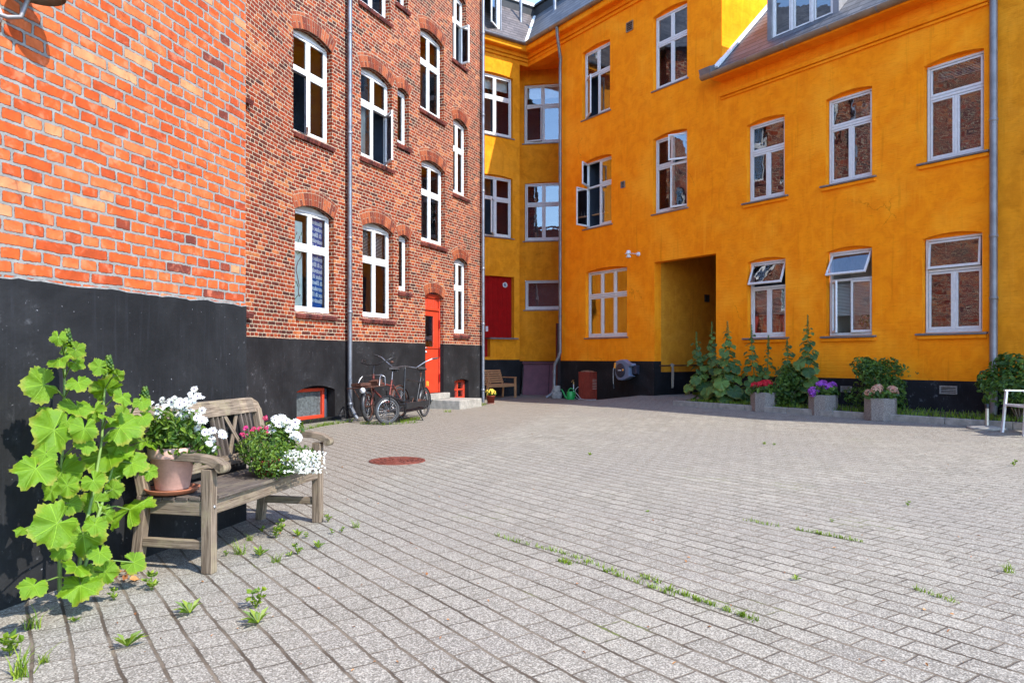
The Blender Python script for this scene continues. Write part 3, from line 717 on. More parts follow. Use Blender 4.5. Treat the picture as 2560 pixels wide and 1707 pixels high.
def banner(win, W, w, h, zT):
    """hand-lettered blue cloth hung behind the right-hand lights, seen from its back so the words run mirrored"""
    x0, x1 = w * .52, w - .055; y = .1
    q = MB(); n = 14
    for i in range(n):
        xa, xb = x0 + (x1 - x0) * i / n, x0 + (x1 - x0) * (i + 1) / n; ya, yb = y + .004 * math.sin(i), y + .004 * math.sin(i + 1)
        q.quad((xa, ya, .05), (xb, yb, .05), (xb, yb, h - .06), (xa, ya, h - .06))
    q.build('blue_banner', m['blue_cloth'], win, W)
    s = 'Electrolux & '; rows = 16; st = .112
    # Blender's built-in letters, mirrored along x, one row every 11 cm, clipped to the cloth by choosing the slice of the phrase
    for k in range(rows):
        z = h - .2 - st * k
        if z < .1: break
        ph = (s * 3)[(k * 5) % 13:][:9]
        Mx = W @ T(x1 - .02, y - .008, z) @ RY(R(5)) @ Matrix.Scale(-1, 4, (1, 0, 0)) @ RX(R(90))
        text_obj(ph, .105, m['ink_white'], win, Mx, italic=.15)
def poster(win, W, w, h, zT):
    """pale painted sheet with a loose line drawing in the left-hand lights"""
    x0, x1 = .055, w * .42; y = .1
    q = MB().quad((x0, y, .05), (x1, y, .05), (x1, y, zT - .03), (x0, y, zT - .03)); q.quad((x0, y, zT + .03), (x1, y, zT + .03), (x1, y, h - .2), (x0, y, h - .2))
    q.build('painted_sheet', m['paper'], win, W)
    def ln(pts, mat):
        MB().tube([(x0 + (x1 - x0) * a, y - .006, b) for a, b in pts], .006, 5).build('drawn_line', m[mat], win, W)
    z = zT
    ln([(.05, z * .86), (.2, z * .9), (.38, z * .84), (.42, z * .76)], 'ink_green')
    ln([(.62, z * .72), (.72, z * .8), (.9, z * .86), (.97, z * .95)], 'ink_red'); ln([(.66, z * .9), (.78, z * .93), (.92, z * .97)], 'ink_green')
    ln([(.62, z * .72), (.58, z * .64), (.68, z * .55), (.78, z * .42), (.72, z * .33), (.78, z * .25), (.86, z * .28)], 'ink_red')
    ln([(.3, z * .36), (.42, z * .46), (.58, z * .48), (.7, z * .4)], 'ink_green'); ln([(.3, z * .26), (.34, z * .36), (.5, z * .42)], 'ink_green'); ln([(.34, z * .22), (.5, z * .2), (.7, z * .27)], 'ink_green')
    ln([(.06, z * .62), (.2, z * .55), (.32, z * .47)], 'ink_red')
    for i in range(9): ln([(.1 + .1 * i, zT + .1 + (i % 3) * .07), (.13 + .1 * i, zT + .16 + (i % 3) * .07)], 'ink_red' if i % 2 else 'ink_green')

sw = {'a_up': {'B0': ('R', 40)}, 'b_up': {'B1': ('R', 50)}, 'd_top': {'B1': ('R', 75)}}
inn = {'a_lo': [banner, poster], 'b_lo': [inner_blind(0, 1, .66, 1), inner_sheet(.02, .4, .05, .45, 'hh_shade', .2)], 'b_up': [inner_sheet(.3, .45, 0, .62, 'curtain', .14, .01)],
       'c_up': [inner_sheet(.02, .22, 0, 1, 'wood_warm', .3)], 'd_lo': [inner_sheet(.45, .95, .05, 1, 'curtain', .14, .008)], 'n_lo': [inner_sheet(.1, .5, .3, .6, 'herb', .2)]}
for k, o in A.items():
    nar = k[0] == 'n'
    win, W = window(house, F3, o, cols=2, zt=.63, single=nar, swings=sw.get(k, {}), inner=inn.get(k), glass='glass_old' if k[-2:] in ('_0', '_1', '_2') else 'glass_clear', room='room_pale' if k == 'a_lo' else 'room')
    brick_sill(win, W, o['sr'] - o['sl'], o['depth'], prot=.08, xl=.005 if k[0] == 'a' else None)
    brick_arch(house, F3, o, rows=not nar)
brick_arch(house, F3, dict(door, zb=0), rows=False)
# basement windows
for o, name, bars in ((bw1, 'basement_window', 1), (bw2, 'basement_window', 2)):
    w = o['sr'] - o['sl']; h = o['zs'] - o['zb'] + o['rise'] * .4; W = F3.L(o['sl'], o['depth'], o['zb']); q = MB(); wf = w if bars == 2 else w * .87
    frame_bars(q, .0, wf, 0, h, .06, -.03, .05)
    if bars == 2: q.box((wf / 2, .01, h / 2), (.06, .07, h - .12)); q.box((wf / 2, .01, h * .5), (wf - .12, .05, .04))
    win = q.build(name, m['red'], house, W, .004, 1)
    MB().quad((.06, .02, .06), (wf - .06, .02, .06), (wf - .06, .02, h - .06), (.06, .02, h - .06)).build('pane', m['dusty' if bars == 1 else 'glass'], win, W)
    q = MB(); q.quad((-.05, .5, -.1), (w + .05, .5, -.1), (w + .05, .5, h + .2), (-.05, .5, h + .2)); q.quad((-.05, .06, -.1), (w + .05, .06, -.1), (w + .05, .5, -.1), (-.05, .5, -.1)); q.quad((-.05, .06, h + .2), (w + .05, .06, h + .2), (w + .05, .5, h + .2), (-.05, .5, h + .2))
    if wf < w: q.quad((wf, .03, 0), (w, .03, 0), (w, .03, h + .1), (wf, .03, h + .1))
    q.build('interior', m['room'], win, W)
# red door
w = door['sr'] - door['sl']; h = door['zs'] - door['zb']; W = F3.L(door['sl'], door['depth'], zd); q = MB()
ft = h - .33; g0, g1 = h * .48, h * .8
q.box((w / 2, .03, g0 / 2), (w - .09, .045, g0)); q.box((w / 2, .03, (g1 + ft) / 2), (w - .09, .045, ft - g1))
q.box((.045 + .08, .03, (g0 + g1) / 2), (.16, .044, g1 - g0)); q.box((w - .045 - .12, .03, (g0 + g1) / 2), (.24, .044, g1 - g0))
d = q.build('door', m['red'], house, W, .004, 1)
q = MB(); q.box((.0225, .02, h / 2), (.045, .08, h)); q.box((w - .0225, .02, h / 2), (.045, .08, h)); q.box((w / 2, .015, ft + .035), (w - .09, .075, .06))
for i in range(7): q.box((.05 + (w - .1) * (i + .5) / 7, .03, ft + .065 + .12), ((w - .1) / 7 - .008, .03, .24))
q.box((w / 2, .02, h + .02), (w, .08, .09)); q.build('door_frame', m['red'], d, W, .004, 1)
MB().quad((.2, .03, g0), (w - .28, .03, g0), (w - .28, .03, g1), (.2, .03, g1)).build('door_pane', m['glass'], d, W)
q = MB(); q.quad((.1, .25, 0), (w - .1, .25, 0), (w - .1, .25, h), (.1, .25, h)); q.build('interior', m['room'], d, W)
q = MB().box((.1, .0, 1.03), (.035, .012, .2)); q.tube([(.1, -.005, 1.08), (.1, -.05, 1.08), (.2, -.055, 1.08)], .009, 8); q.lathe([(0, 0), (.03, .01), (.034, .03), (.02, .05), (0, .055)], 14, (.155, -.012, .98), 0, Matrix.Rotation(R(90), 3, 'X')); q.build('handle', m['steel'], d, W)
for z in (.35, h * .42, h * .72): MB().tube([(w - .05, -.03, z - .1), (w - .05, -.03, z + .1)], .014, 8).build('hinge', m['darkred'], d, W)
# drainpipes on the brick front
def p3(px, z, off=.1):
    s = F3.at(px, 600)[0]; return F3.pt(s, off, z)
sA = F3.at(874.5, 600, .1)[0]
pt = lambda s, z, o=.1: F3.pt(s, o, z)
downpipe(house, [pt(sA, ZT3 - .3), pt(sA, .42), pt(sA + .02, .24), pt(sA + .08, .05, .17), pt(sA + .1, .0, .2)], .045, [F3.at(874, y, .1)[1] for y in (82, 333, 596, 780, 1010)])
sB = F3.at(1207.5, 600, .09)[0]
downpipe(house, [pt(sB, ZT3 - .3, .09), pt(sB, -.12, .09)], .045, [F3.at(1207, y, .09)[1] for y in (83, 288, 478, 672, 810, 975)])
# little sill ends of the window round the bend
for y in (255, 786):
    s_, z_ = F2.at(618, y); q = MB()
    for i in range(2): q.box((s_ - .08 + .075 * i, -.02, z_), (.066, .16, .075), 0, Matrix.Rotation(R(20), 3, 'X'))
    q.build('sill', m['sill_brick'], house, F2.M)

# stone step below the red door
s0, s1 = F3.at(1066, 1003)[0] + .02, F3.at(1166, 1000, .45)[0]
stp = thing('stone_step', 'pale concrete doorstep slab in front of the red door', 'step', F3.L((s0 + s1) / 2, 0, 0))
q = MB().box(((s0 + s1) / 2, -.44, .07), (s1 - s0, .86, .27)); q.build('slab', m['concrete'], stp, F3.M, .014, 2)
q = MB().box(((door['sl'] + door['sr']) / 2, -.09, .275), (door['sr'] - door['sl'] + .04, .17, .138)); q.build('threshold', m['concrete'], stp, F3.M, .01, 2)
# ------------------------------------------------------------------ 3 tall yellow house with its cross wing and the chamfered corner
tall = thing('yellow_house', 'tall ochre yellow house with slate mansard roof, archway passage and corner wing', 'building', T(B.x, B.y, 0))
sG = FY.at(1804.5, 200)[0]                       # gable line between tall and low house
sBY = (B - FY.o).dot(FY.a)                       # inner corner along the yellow front
sC = FY.at(1402, 500)[0]
zE = FY.at(1504, 2, .38)[1]                      # eaves of the tall house
zpT = FY.at(1500, 902)[1]
zbeam = FY.at(1402, 124)[1]
Tt = dict(
    a_top=op(FY, 1455.5, 1525, 273.5, 98.5, .07), b_top=op(FY, 1632.4, 1717.8, 193.5, 1.5, .07),
    a_mid=op(FY, 1459.5, 1528.5, 558, 386, .07), b_mid=op(FY, 1632, 1717.5, 517, 322, .07),
    a_low=op(FY, 1464, 1567.5, 840.5, 666.5, .07))
pas = dict(sl=FY.at(1636, 800)[0], sr=FY.at(1790, 800)[0], zb=-.3, zs=FY.at(1790, 633.5)[1], rise=0., depth=.25, floor=1)
hat = dict(sl=FY.at(1446, 950)[0], sr=FY.at(1493, 950)[0], zb=-.25, zs=FY.at(1493, 930)[1], rise=.05, depth=.1)
wall_mb(sC, sG, zpT, zE, list(Tt.values()) + [pas]).build('wall', m['yellow'], tall, FY.M)
wall_mb(sBY, sC, zbeam, zE, []).build('wall', m['yellow'], tall, FY.M)
wall_mb(sC, sG, -.6, zpT, [pas, hat], off=.012).build('plinth', m['black'], tall, FY.M)
q = MB(); q.quad((sC, 0, -.5), (sC, 3.2, -.5), (sC, 3.2, zE), (sC, 0, zE))                     # return into the recess
q.build('wall', m['yellow'], tall, FY.M)
# cross wing
sA5 = F5.at(1299, 400)[0]; zE5 = zE
zp5 = F5.at(1260, 899)[1]
w5u = op(F5, 1197, 1282.5, 347, 198, .05, .1); w5l = op(F5, 1200, 1281.5, 596, 448, .05, .1)
rd = dict(sl=F5.at(1196, 700)[0], sr=F5.at(1285.5, 700)[0], zb=F5.at(1285.5, 845)[1], zs=F5.at(1285.5, 693)[1], rise=0, depth=.14)
rd2 = dict(rd, sr=F5.at(1225.5, 870)[0], zb=zp5 - .0, zs=rd['zb']); rd2['zb'] = F5.at(1225, 892)[1]
ops5 = [w5u, w5l, rd, rd2]
wall_mb(-9, sA5, zp5, zE5, ops5).build('wall', m['yellow_old'], tall, F5.M)
wall_mb(sA5, 0, zbeam, zE5, []).build('wall', m['yellow_old'], tall, F5.M)
wall_mb(-9, sA5, -.6, zp5, [], off=.01).build('plinth', m['black'], tall, F5.M)
q = MB(); q.quad((sA5, 0, -.6), (sA5, 3, -.6), (sA5, 3, zbeam + .2), (sA5, 0, zbeam + .2)); q.build('wall', m['yellow_old'], tall, F5.M)
# recessed corner wall
w6u = dict(sl=F6.at(1310, 300)[0], sr=F6.at(1404, 300)[0], zb=F6.at(1330, 358.5)[1], zs=F6.at(1330, 213)[1], rise=.03, depth=.06)
w6l = dict(sl=F6.at(1311.5, 500)[0], sr=F6.at(1407, 500)[0], zb=F6.at(1330, 602)[1], zs=F6.at(1330, 459)[1], rise=.03, depth=.06)
w6p = dict(sl=F6.at(1312.5, 740)[0], sr=F6.at(1410, 740)[0], zb=F6.at(1330, 774)[1], zs=F6.at(1330, 701)[1], rise=0, depth=.06)
z6 = F6.at(1340, 902)[1]
wall_mb(-.6, 2.6, z6, zbeam + 1.2, [w6u, w6l, w6p]).build('wall', m['yellow_old'], tall, F6.M)
wall_mb(-.6, 2.6, -.6, z6, [], off=-.01).build('plinth', m['black'], tall, F6.M)
# soffit and splayed beam over the recess
q = MB(); zs_ = zbeam + .18; P = [F5.pt(sA5 - .3, -.02, zs_), F5.pt(-.02, -.02, zs_), FY.pt(sC + .2, -.02, zs_), FY.pt(sC + .2, -3.4, zs_), F5.pt(sA5 - .3, -3, zs_)]
q.poly(P); q.build('soffit', m['yellow'], tall)
q = MB(); a, b_ = FY.pt(sBY + .02, .03, zbeam), FY.pt(sC, .03, zbeam)
q.prism([(0, 0), (0, .34), (-.36, .34), (-.36, .0)], a, b_, (FY.n, (0, 0, 1))); q.build('beam', m['yellow'], tall)

sw = {'a_top': {'B0': ('L', 28)}, 'a_mid': {'B0': ('L', 82), 'T0': ('L', 60)}, 'b_mid': {'T1': ('R', 30), 'B1': ('R', 14)}}
def shelf(win, W, w, h, zT):
    q = MB().box((w * .3, .2, h * .22), (w * .5, .12, .03)); q.build('shelf', m['wood_warm'], win, W)
    q = MB()
    for i in range(3): q.lathe([(.02, 0), (.02, .09), (.008, .12), (.008, .15)], 8, (w * (.2 + .09 * i), .19, h * .22 + .016))
    q.build('bottle', m['blackmetal'], win, W)
inT = {'a_mid': [shelf], 'a_low': [inner_sheet(.02, .12, .0, 1, 'redshade', .25)]}
def slate_sill(win, W, w, D, lip=None, ext=.07, prot=.075):
    q = MB().box((w / 2, (-D - prot) / 2 + .01, -.02), (w + 2 * ext, D + prot, .035), 0, Matrix.Rotation(R(6), 3, 'X')); q.build('sill', m['zinc_dark'], win, W, .004, 1)
    if lip: MB().box((w / 2, -D - .02, -.085), (w + 2 * ext - .03, .06, .07)).build('sill_lip', m[lip], win, W, .012, 2)
for k, o in Tt.items():
    win, W = window(tall, FY, o, cols=3 if k == 'a_low' else 2, zt=.62, swings=sw.get(k, {}), inner=inT.get(k), infill=False)
    slate_sill(win, W, o['sr'] - o['sl'], o['depth'], ext=.05, prot=.04)
for k, (Fm, o) in {'u5': (F5, w5u), 'l5': (F5, w5l), 'u6': (F6, w6u), 'l6': (F6, w6l)}.items():
    win, W = window(tall, Fm, o, cols=2, zt=.63, infill=False, fillmat='yellow_old', glass='glass_clear' if Fm is F5 else 'glass', swings={'l5': {'B0': ('R', 48)}, 'u6': {'B0': ('L', 10)}}.get(k, {}), inner=[inner_sheet(.02, .98, .8, 1, 'curtain', .2)] if k in ('u6', 'u5') else None)
    slate_sill(win, W, o['sr'] - o['sl'], o['depth'], ext=.06, prot=.05)
win, W = window(tall, F6, w6p, single=True, infill=False, inner=[inner_sheet(0, 1, 0, 1, 'maroon', .3, .0, 'wood_panelling')])
slate_sill(win, W, w6p['sr'] - w6p['sl'], w6p['depth'], ext=.06, prot=.04)
# red doorway and red panel of the wing
w = rd['sr'] - rd['sl']; h = rd['zs'] - rd['zb']; W = F5.L(rd['sl'], rd['depth'], rd['zb']); h2 = rd['zb'] - rd2['zb']; w2 = rd2['sr'] - rd2['sl']
q = MB().box((w2 / 2, .03, (h - h2) / 2), (w2 - .01, .06, h + h2)); dr = q.build('door', m['darkred'], tall, W, .005, 1)
q = MB(); n = 5
for i in range(n): q.box((w2 + (w - w2) * (i + .5) / n, .03, h / 2), ((w - w2) / n - .004, .05, h)); 
q.build('boarded_panel', m['darkred'], dr, W, .003, 1)
rt = Matrix.Rotation(R(90), 3, 'X')
MB().lathe([(.0, .012), (.055, .012), (.055, .0)], 24, (w * .80, -.005, h * .87), 0, rt).build('round_window', m['reel_grey'], dr, W)
MB().lathe([(.055, .0), (.055, .025), (.085, .025), (.085, .0)], 24, (w * .80, -.002, h * .87), 0, rt).build('round_window_ring', m['white'], dr, W)
MB().box((w2 - .05, -.01, .28), (.09, .03, .16)).build('notice_plate', m['alu'], dr, W)
q = MB().box(((w + w2) / 2, -.12, -.02), (w - w2 + .16, .3, .045)); q.build('sill', m['zinc_dark'], dr, W)
# charcoal side door and the cellar hatch in the recess
sd = F6.at(1390, 850)[0]; zdT = F6.at(1395, 808)[1]
W = F6.L(sd, 0, 0); q = MB().box((.35, -.03, (zdT - .2) / 2), (.6, .05, zdT + .2)); dd = q.build('door', m['darkdoor'], tall, W, .004, 1)
MB().box((.025, -.035, (zdT - .2) / 2), (.05, .07, zdT + .2)).build('door_frame', m['hatchred'], dd, W)
q = MB().tube([(.09, -.06, EYE + .08), (.09, -.11, EYE + .08), (.2, -.11, EYE + .08)], .012, 8); q.box((.09, -.06, EYE + .02), (.04, .01, .2)); q.build('handle', m['steel'], dd, W)
hs0, hs1 = F6.at(1309, 905)[0], F6.at(1391, 905)[0]; zh = z6 - .02; zg = -.1
W = F6.L(hs0, 0, 0); hw = hs1 - hs0
q = MB(); fx = hw * .8
for a, c in ((0.02, fx - .01), (fx + .01, hw - .01)):
    q.add([(a, -.42, zg), (c, -.42, zg), (c, -.08, zh - .1), (a, -.08, zh - .1), (a, -.37, zg), (c, -.37, zg), (c, -.03, zh - .1), (a, -.03, zh - .1)], [(0, 1, 2, 3), (0, 4, 5, 1), (1, 5, 6, 2), (2, 6, 7, 3), (3, 7, 4, 0)])
ht = q.build('cellar_hatch', m['maroon'], tall, W)
q = MB().box((hw / 2, -.06, zh - .05), (hw + .06, .14, .07)); q.build('hatch_frame', m['maroon'], ht, W, .005, 1)
q = MB(); q.box((fx * .5, -.13 - .0, zh - .32), (fx * .9, .02, .05), 0, Matrix.Rotation(R(-22), 3, 'X')); q.box((fx * .5, -.345, zg + .2), (fx * .9, .02, .05), 0, Matrix.Rotation(R(-22), 3, 'X')); q.build('hatch_batten', m['maroon'], ht, W)
q = MB(); 
for x in (0.0, hw): q.add([(x, -.44, zg), (x, 0, zg), (x, 0, zh), (x, -.08, zh)], [(0, 1, 2, 3)])
q.build('hatch_cheek', m['concrete'], ht, W)
# red boarded cellar flap in the yellow front
w = hat['sr'] - hat['sl']; W = FY.L(hat['sl'], .02, -.12); h = hat['zs'] + .12
q = MB()
for i in range(5): q.box((w * (i + .5) / 5, 0, h / 2), (w / 5 - .006, .035, h))
hb = q.build('cellar_flap', m['hatchred'], tall, W, .003, 1)
q = MB()
for i in range(7): q.box((w * .86, -.02, h * (.45 + .05 * i)), (w * .2, .008, .014))
q.build('flap_vent', m['stone'], hb, W)
q = MB()
for i in range(4): q.box((w * (.2 + .25 * i), .05, h + .03), (w * .22, .1, .06), 0, Matrix.Rotation(R(random.uniform(-4, 4)), 3, 'Y'))
q.build('loose_brick', m['terra'], hb, W)
# passage: side walls, ceiling, gate at the far end
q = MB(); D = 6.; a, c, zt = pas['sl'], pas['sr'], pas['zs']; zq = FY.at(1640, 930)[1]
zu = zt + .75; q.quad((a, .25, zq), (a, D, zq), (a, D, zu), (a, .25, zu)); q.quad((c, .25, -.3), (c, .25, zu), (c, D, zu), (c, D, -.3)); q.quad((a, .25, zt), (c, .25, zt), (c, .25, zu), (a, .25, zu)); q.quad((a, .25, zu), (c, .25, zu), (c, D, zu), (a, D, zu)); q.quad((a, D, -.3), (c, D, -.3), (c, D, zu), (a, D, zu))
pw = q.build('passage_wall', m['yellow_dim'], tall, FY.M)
q = MB(); q.quad((a + .004, .0, -.4), (a + .004, D, -.4), (a + .004, D, zq), (a + .004, .0, zq)); q.build('passage_plinth', m['black'], pw, FY.M)
q = MB().box(((a + c) / 2, D - .06, (zt - .0) / 2), (c - a - .1, .06, zt - .1)); q.build('gate', m['darkdoor'], pw, FY.M)
t_ = D * .34; q = MB().box((a + .02, t_, zpT + 1.75), (.05, .16, .2)); q.build('vent_grille', m['band'], pw, FY.M)
zr = FY.at(1642, 914)[1]
q = MB().tube([(a + .07, .12, zr), (a + .07, 3.0, zr)], .017, 8); q.tube([(a, .3, zr), (a + .07, .3, zr)], .012, 6); q.tube([(a, 2.6, zr), (a + .07, 2.6, zr)], .012, 6); q.build('handrail', m['rust'], pw, FY.M)
# vents
def grille(b, Fm, px, py, w, h, mat='stone'):
    s, z = Fm.at(px, py); W = Fm.L(s, 0, z); q = MB(); frame_bars(q, -w / 2, w / 2, -h / 2, h / 2, .02, -.03, .01)
    for i in range(5): q.box((0, -.01, -h / 2 + h * (i + .5) / 5), (w - .04, .02, .012), 0, Matrix.Rotation(R(40), 3, 'X'))
    g = q.build('vent_grille', m[mat], b, W); MB().quad((-w / 2, .004 - .006, -h / 2), (w / 2, -.002, -h / 2), (w / 2, -.002, h / 2), (-w / 2, -.002, h / 2)).build('vent_back', m['band'], g, W)
grille(tall, FY, 1575, 67, .26, .26, 'gutter_brown'); grille(tall, FY, 1558, 462, .15, .18, 'zinc_dark'); 
# cornices
def cornice(b, Fm, s0, s1, z, mat, k=1.0, pj=.72):
    q = MB()
    for z1, z2, o in (((-.16, .04, .40 / pj * .85), (-.27, -.15, .17), (-.36, -.28, .08)) if pj > .6 else ((-.05, .04, .40 / pj * .85), (-.36, -.28, .16), (-.41, -.37, .08))):
        o *= pj
        q.prism([(-.02, z1 * k), (o * k * .92, z1 * k), (o * k, z1 * k + .03), (o * k, z2 * k), (-.02, z2 * k)], Fm.pt(s0, 0, z), Fm.pt(s1, 0, z), (Fm.n, (0, 0, 1)))
    return q.build('cornice', m[mat], b)
cornice(tall, FY, sBY + .0, sG, zE, 'yellow'); cornice(tall, F5, -9, 0, zE - .005, 'yellow_old')
def gutter(b, Fm, s0, s1, z, off, mat, step=.95, r=.085):
    q = MB(); n = 10; pr = [(r * math.cos(math.pi + math.pi * i / n), r * math.sin(math.pi + math.pi * i / n)) for i in range(n + 1)]
    pr += [((r - .008) * math.cos(-math.pi * i / n), (r - .008) * math.sin(-math.pi * i / n)) for i in range(n + 1)]
    q.prism(pr, Fm.pt(s0, off, z), Fm.pt(s1, off, z), (Fm.n, (0, 0, 1))); g = q.build('gutter', m[mat], b)
    k = MB(); s = s0 + .3
    while s < s1:
        pr2 = [(p[0] * 1.07, p[1] * 1.07) for p in pr[:n + 1]] + [(p[0] * 1.0, p[1] * 1.0) for p in pr[n::-1]]
        k.prism(pr2, Fm.pt(s, off, z), Fm.pt(s + .03, off, z), (Fm.n, (0, 0, 1))); s += step
    k.build('gutter_bracket', m['zinc_dark'], g)
gutter(tall, FY, sBY + .40, sG - .0, zE + .08, .39, 'gutter_brown'); gutter(tall, F5, -9, -.40, zE + .077, .388, 'zinc')
# mansard roof of the tall house, both wings
pit = R(52); up = 1.72; bk = up / math.tan(pit)
zr0 = zE + .06
def rp(u, v, z): # u along F5 (left negative), v depth; corner based
    return None
q = MB()
def roofq(mb, Fm, sA, sB_, outA, outB, b0, b1, z0, z1, mi=0):
    P = [Fm.pt(sA + outA[0], -b0, z0), Fm.pt(sB_ + outB[0], -b0, z0), Fm.pt(sB_ + outB[1], -b1, z1), Fm.pt(sA + outA[1], -b1, z1)]
    L = math.hypot(b1 - b0, z1 - z0)
    mb.add(P, [(0, 1, 2, 3)], mi, [[(sA + outA[0], 0), (sB_ + outB[0], 0), (sB_ + outB[1], L), (sA + outA[1], L)]])
e0, e1 = -.38, bk - .38
roofq(q, FY, sBY, sG, (-e0, -e1), (.0, .0), e0, e1, zr0, zr0 + up)
rf = q.build('roof', m['slate'], tall)
q = MB(); roofq(q, F5, -9, 0, (0, 0), (e0, e1), e0, e1, zr0, zr0 + up); q.build('roof', m['slate_brown'], tall)
# black band with white coping above the slates
zb0, zb1 = zr0 + up - .03, zr0 + up + .3
q = MB(); q.quad(FY.pt(sBY - e1, -e1, zb0), FY.pt(sG, -e1, zb0), FY.pt(sG, -e1, zb1), FY.pt(sBY - e1, -e1, zb1)); q.quad(F5.pt(-9, -e1, zb0), F5.pt(e1, -e1, zb0), F5.pt(e1, -e1, zb1), F5.pt(-9, -e1, zb1))
top = MB(); q.build('roof_band', m['band'], rf)
q = MB(); q.prism([(-.1, 0), (.07, 0), (.07, .07), (-.1, .07)], FY.pt(sBY - e1 - .0, -e1, zb1), FY.pt(sG, -e1, zb1), (FY.n, (0, 0, 1))); q.build('coping', m['band'], rf)
q = MB(); q.prism([(-.1, 0), (.07, 0), (.07, .1), (-.1, .1)], F5.pt(-9, -e1, zb1), F5.pt(e1, -e1, zb1), (F5.n, (0, 0, 1))); q.build('coping', m['flash'], rf)
q = MB(); q.poly([FY.pt(sBY - e1, -e1, zb1), FY.pt(sG, -e1, zb1), FY.pt(sG, -9, zb1), F5.pt(9, -9, zb1), F5.pt(-9, -9, zb1), F5.pt(-9, -e1, zb1)]); q.build('roof_deck', m['band'], rf)
q = MB(); q.quad(FY.pt(sBY - 9, -9, -.5), FY.pt(sG, -9, -.5), FY.pt(sG, -9, zb1), FY.pt(sBY - 9, -9, zb1)); q.build('back_wall', m['yellow'], tall)
# valley flashing
q = MB(); a = (FY.pt(sBY - e0, -e0, zr0 + .02)); c = FY.pt(sBY - e1, -e1, zr0 + up + .02); q.bar(a, c, .2, .03); q.build('valley_flashing', m['flash'], rf)
def ventpipe(Fm, s, b0, h, r=.055):
    z = zr0 + (b0 - e0) * math.tan(pit); P = Fm.pt(s, -b0, z - .1); q = MB().tube([P, P + Vector((0, 0, h))], r, 12); q.tube([P + Vector((0, 0, h - .04)), P + Vector((0, 0, h + .03))], r + .012, 12); q.build('vent_pipe', m['zinc'], rf)
s_, z_ = F5.at(1302, 58, -.55); ventpipe(F5, s_, .55, .95)
s_, z_ = FY.at(1387, 40, -.6); ventpipe(FY, s_, .6, 1.1)
# dormer on the wing, almost all behind the drainpipe
s_ = F5.at(1250, 60, .1)[0]; z_ = F5.at(1250, 82, .1)[1]
W = F5.L(s_ - 1.5, -.1, z_)
q = MB(); frame_bars(q, 0, 1.5, 0, 1.5, .1, 0, .08); q.box((.85, .04, .75), (.1, .07, 1.3)); dm = q.build('dormer', m['white'], tall, W)
sash(dm, W, .9, 1.4, .1, 1.4, 'white', 'glass', ('R', 35))
MB().quad((.1, .05, .1), (.8, .05, .1), (.8, .05, 1.4), (.1, .05, 1.4)).build('pane', m['glass'], dm, W)
q = MB(); q.box((1.51, .7, .75), (.03, 1.5, 1.6)); q.box((-.01, .7, .75), (.03, 1.5, 1.6)); q.box((.75, .7, 1.55), (1.7, 1.8, .08)); q.quad((0, 1, 0), (1.5, 1, 0), (1.5, 1, 1.5), (0, 1, 1.5)); q.build('dormer_cheek', m['zinc'], dm, W)
# gable end of the tall house above the low roof
q = MB(); zl = 7.0
q.quad((sG, 0, zl), (sG, 9, zl), (sG, 9, zE), (sG, 0, zE)); q.add([(sG, 0, zE), (sG, 9, zE), (sG, 9, zb1), (sG, e1, zb1), (sG, e0 + .4, zr0)], [(0, 1, 2, 3, 4)])
q.quad((sG, 0, -.5), (sG, 9, -.5), (sG, 9, zl), (sG, 0, zl)); q.build('gable_wall', m['yellow'], tall, FY.M)
# drainpipe in the corner of the long front
sP = FY.at(1400.5, 600, .1)[0]
yp = lambda s, z, o: FY.pt(s, o, z)
zg0 = zE
sP0 = FY.at(1392, 70, .38)[0]; zlow = FY.at(1404, 880, .1)[1]
gy = gz(*FY.pt(sP, .3, 0)[:2])
downpipe(tall, [yp(sP0, zE + .05, .38), yp(sP0, zE - .25, .36), yp(sP + .02, zE - .85, .1), yp(sP, zE - 1.1, .1), yp(sP, zlow, .1), yp(sP - .02, zlow - .12, .13), yp(sP - .14, zlow - .38, .2), yp(sP - .16, zlow - .55, .2), yp(sP - .17, gy + .3, .2), yp(sP - .2, gy + .14, .27), yp(sP - .28, gy + .03, .42)], .047, [FY.at(1400, y, .1)[1] for y in (145, 385, 600, 790)] + [zlow - .6], 'zinc_dark')

# ------------------------------------------------------------------ 4 low yellow house on the right, and the next front beyond its drainpipe
low = thing('yellow_house', 'low ochre yellow house with brown gutter, slate roof and wide dormer window', 'building', FY.M)
zEl = FY.at(2018, 96, .42)[1]; zpl = FY.at(2266, 949)[1]
sE = FY.at(2472, 600)[0]
Lo = dict(
    a_lo=op(FY, 1868.6, 1963.5, 841.8, 645, .07), b_lo=op(FY, 2065.5, 2179.8, 837, 617, .07), c_lo=op(FY, 2305.5, 2455.6, 828.6, 580, .07),
    a_up=op(FY, 1867, 1961.3, 487.6, 286.5, .07), b_up=op(FY, 2064.3, 2179.8, 439.6, 215.5, .07), c_up=op(FY, 2309.3, 2459.8, 376.2, 120.5, .07))
wall_mb(sG, sE, zpl, zEl + .35, list(Lo.values())).build('wall', m['yellow'], low, FY.M)
wall_mb(sG, sE, -.3, zpl, [], off=.012).build('plinth', m['black_worn'], low, FY.M)
def lamp_in(win, W, w, h, zT):
    q = MB().lathe([(.17, .1), (.17, .52), (.19, .52)], 20, (w * .32, .3, 0)); q.lathe([(.16, .1), (.16, .5)], 20, (w * .72, .35, 0)); q.build('red_shade', m['redshade'], win, W)
def pot_in(win, W, w, h, zT):
    q = MB(); leafball(q, (w * .7, .25, .28), (.22, .1, .16), 90, .06); q.build('houseplant', m['herb'], win, W)
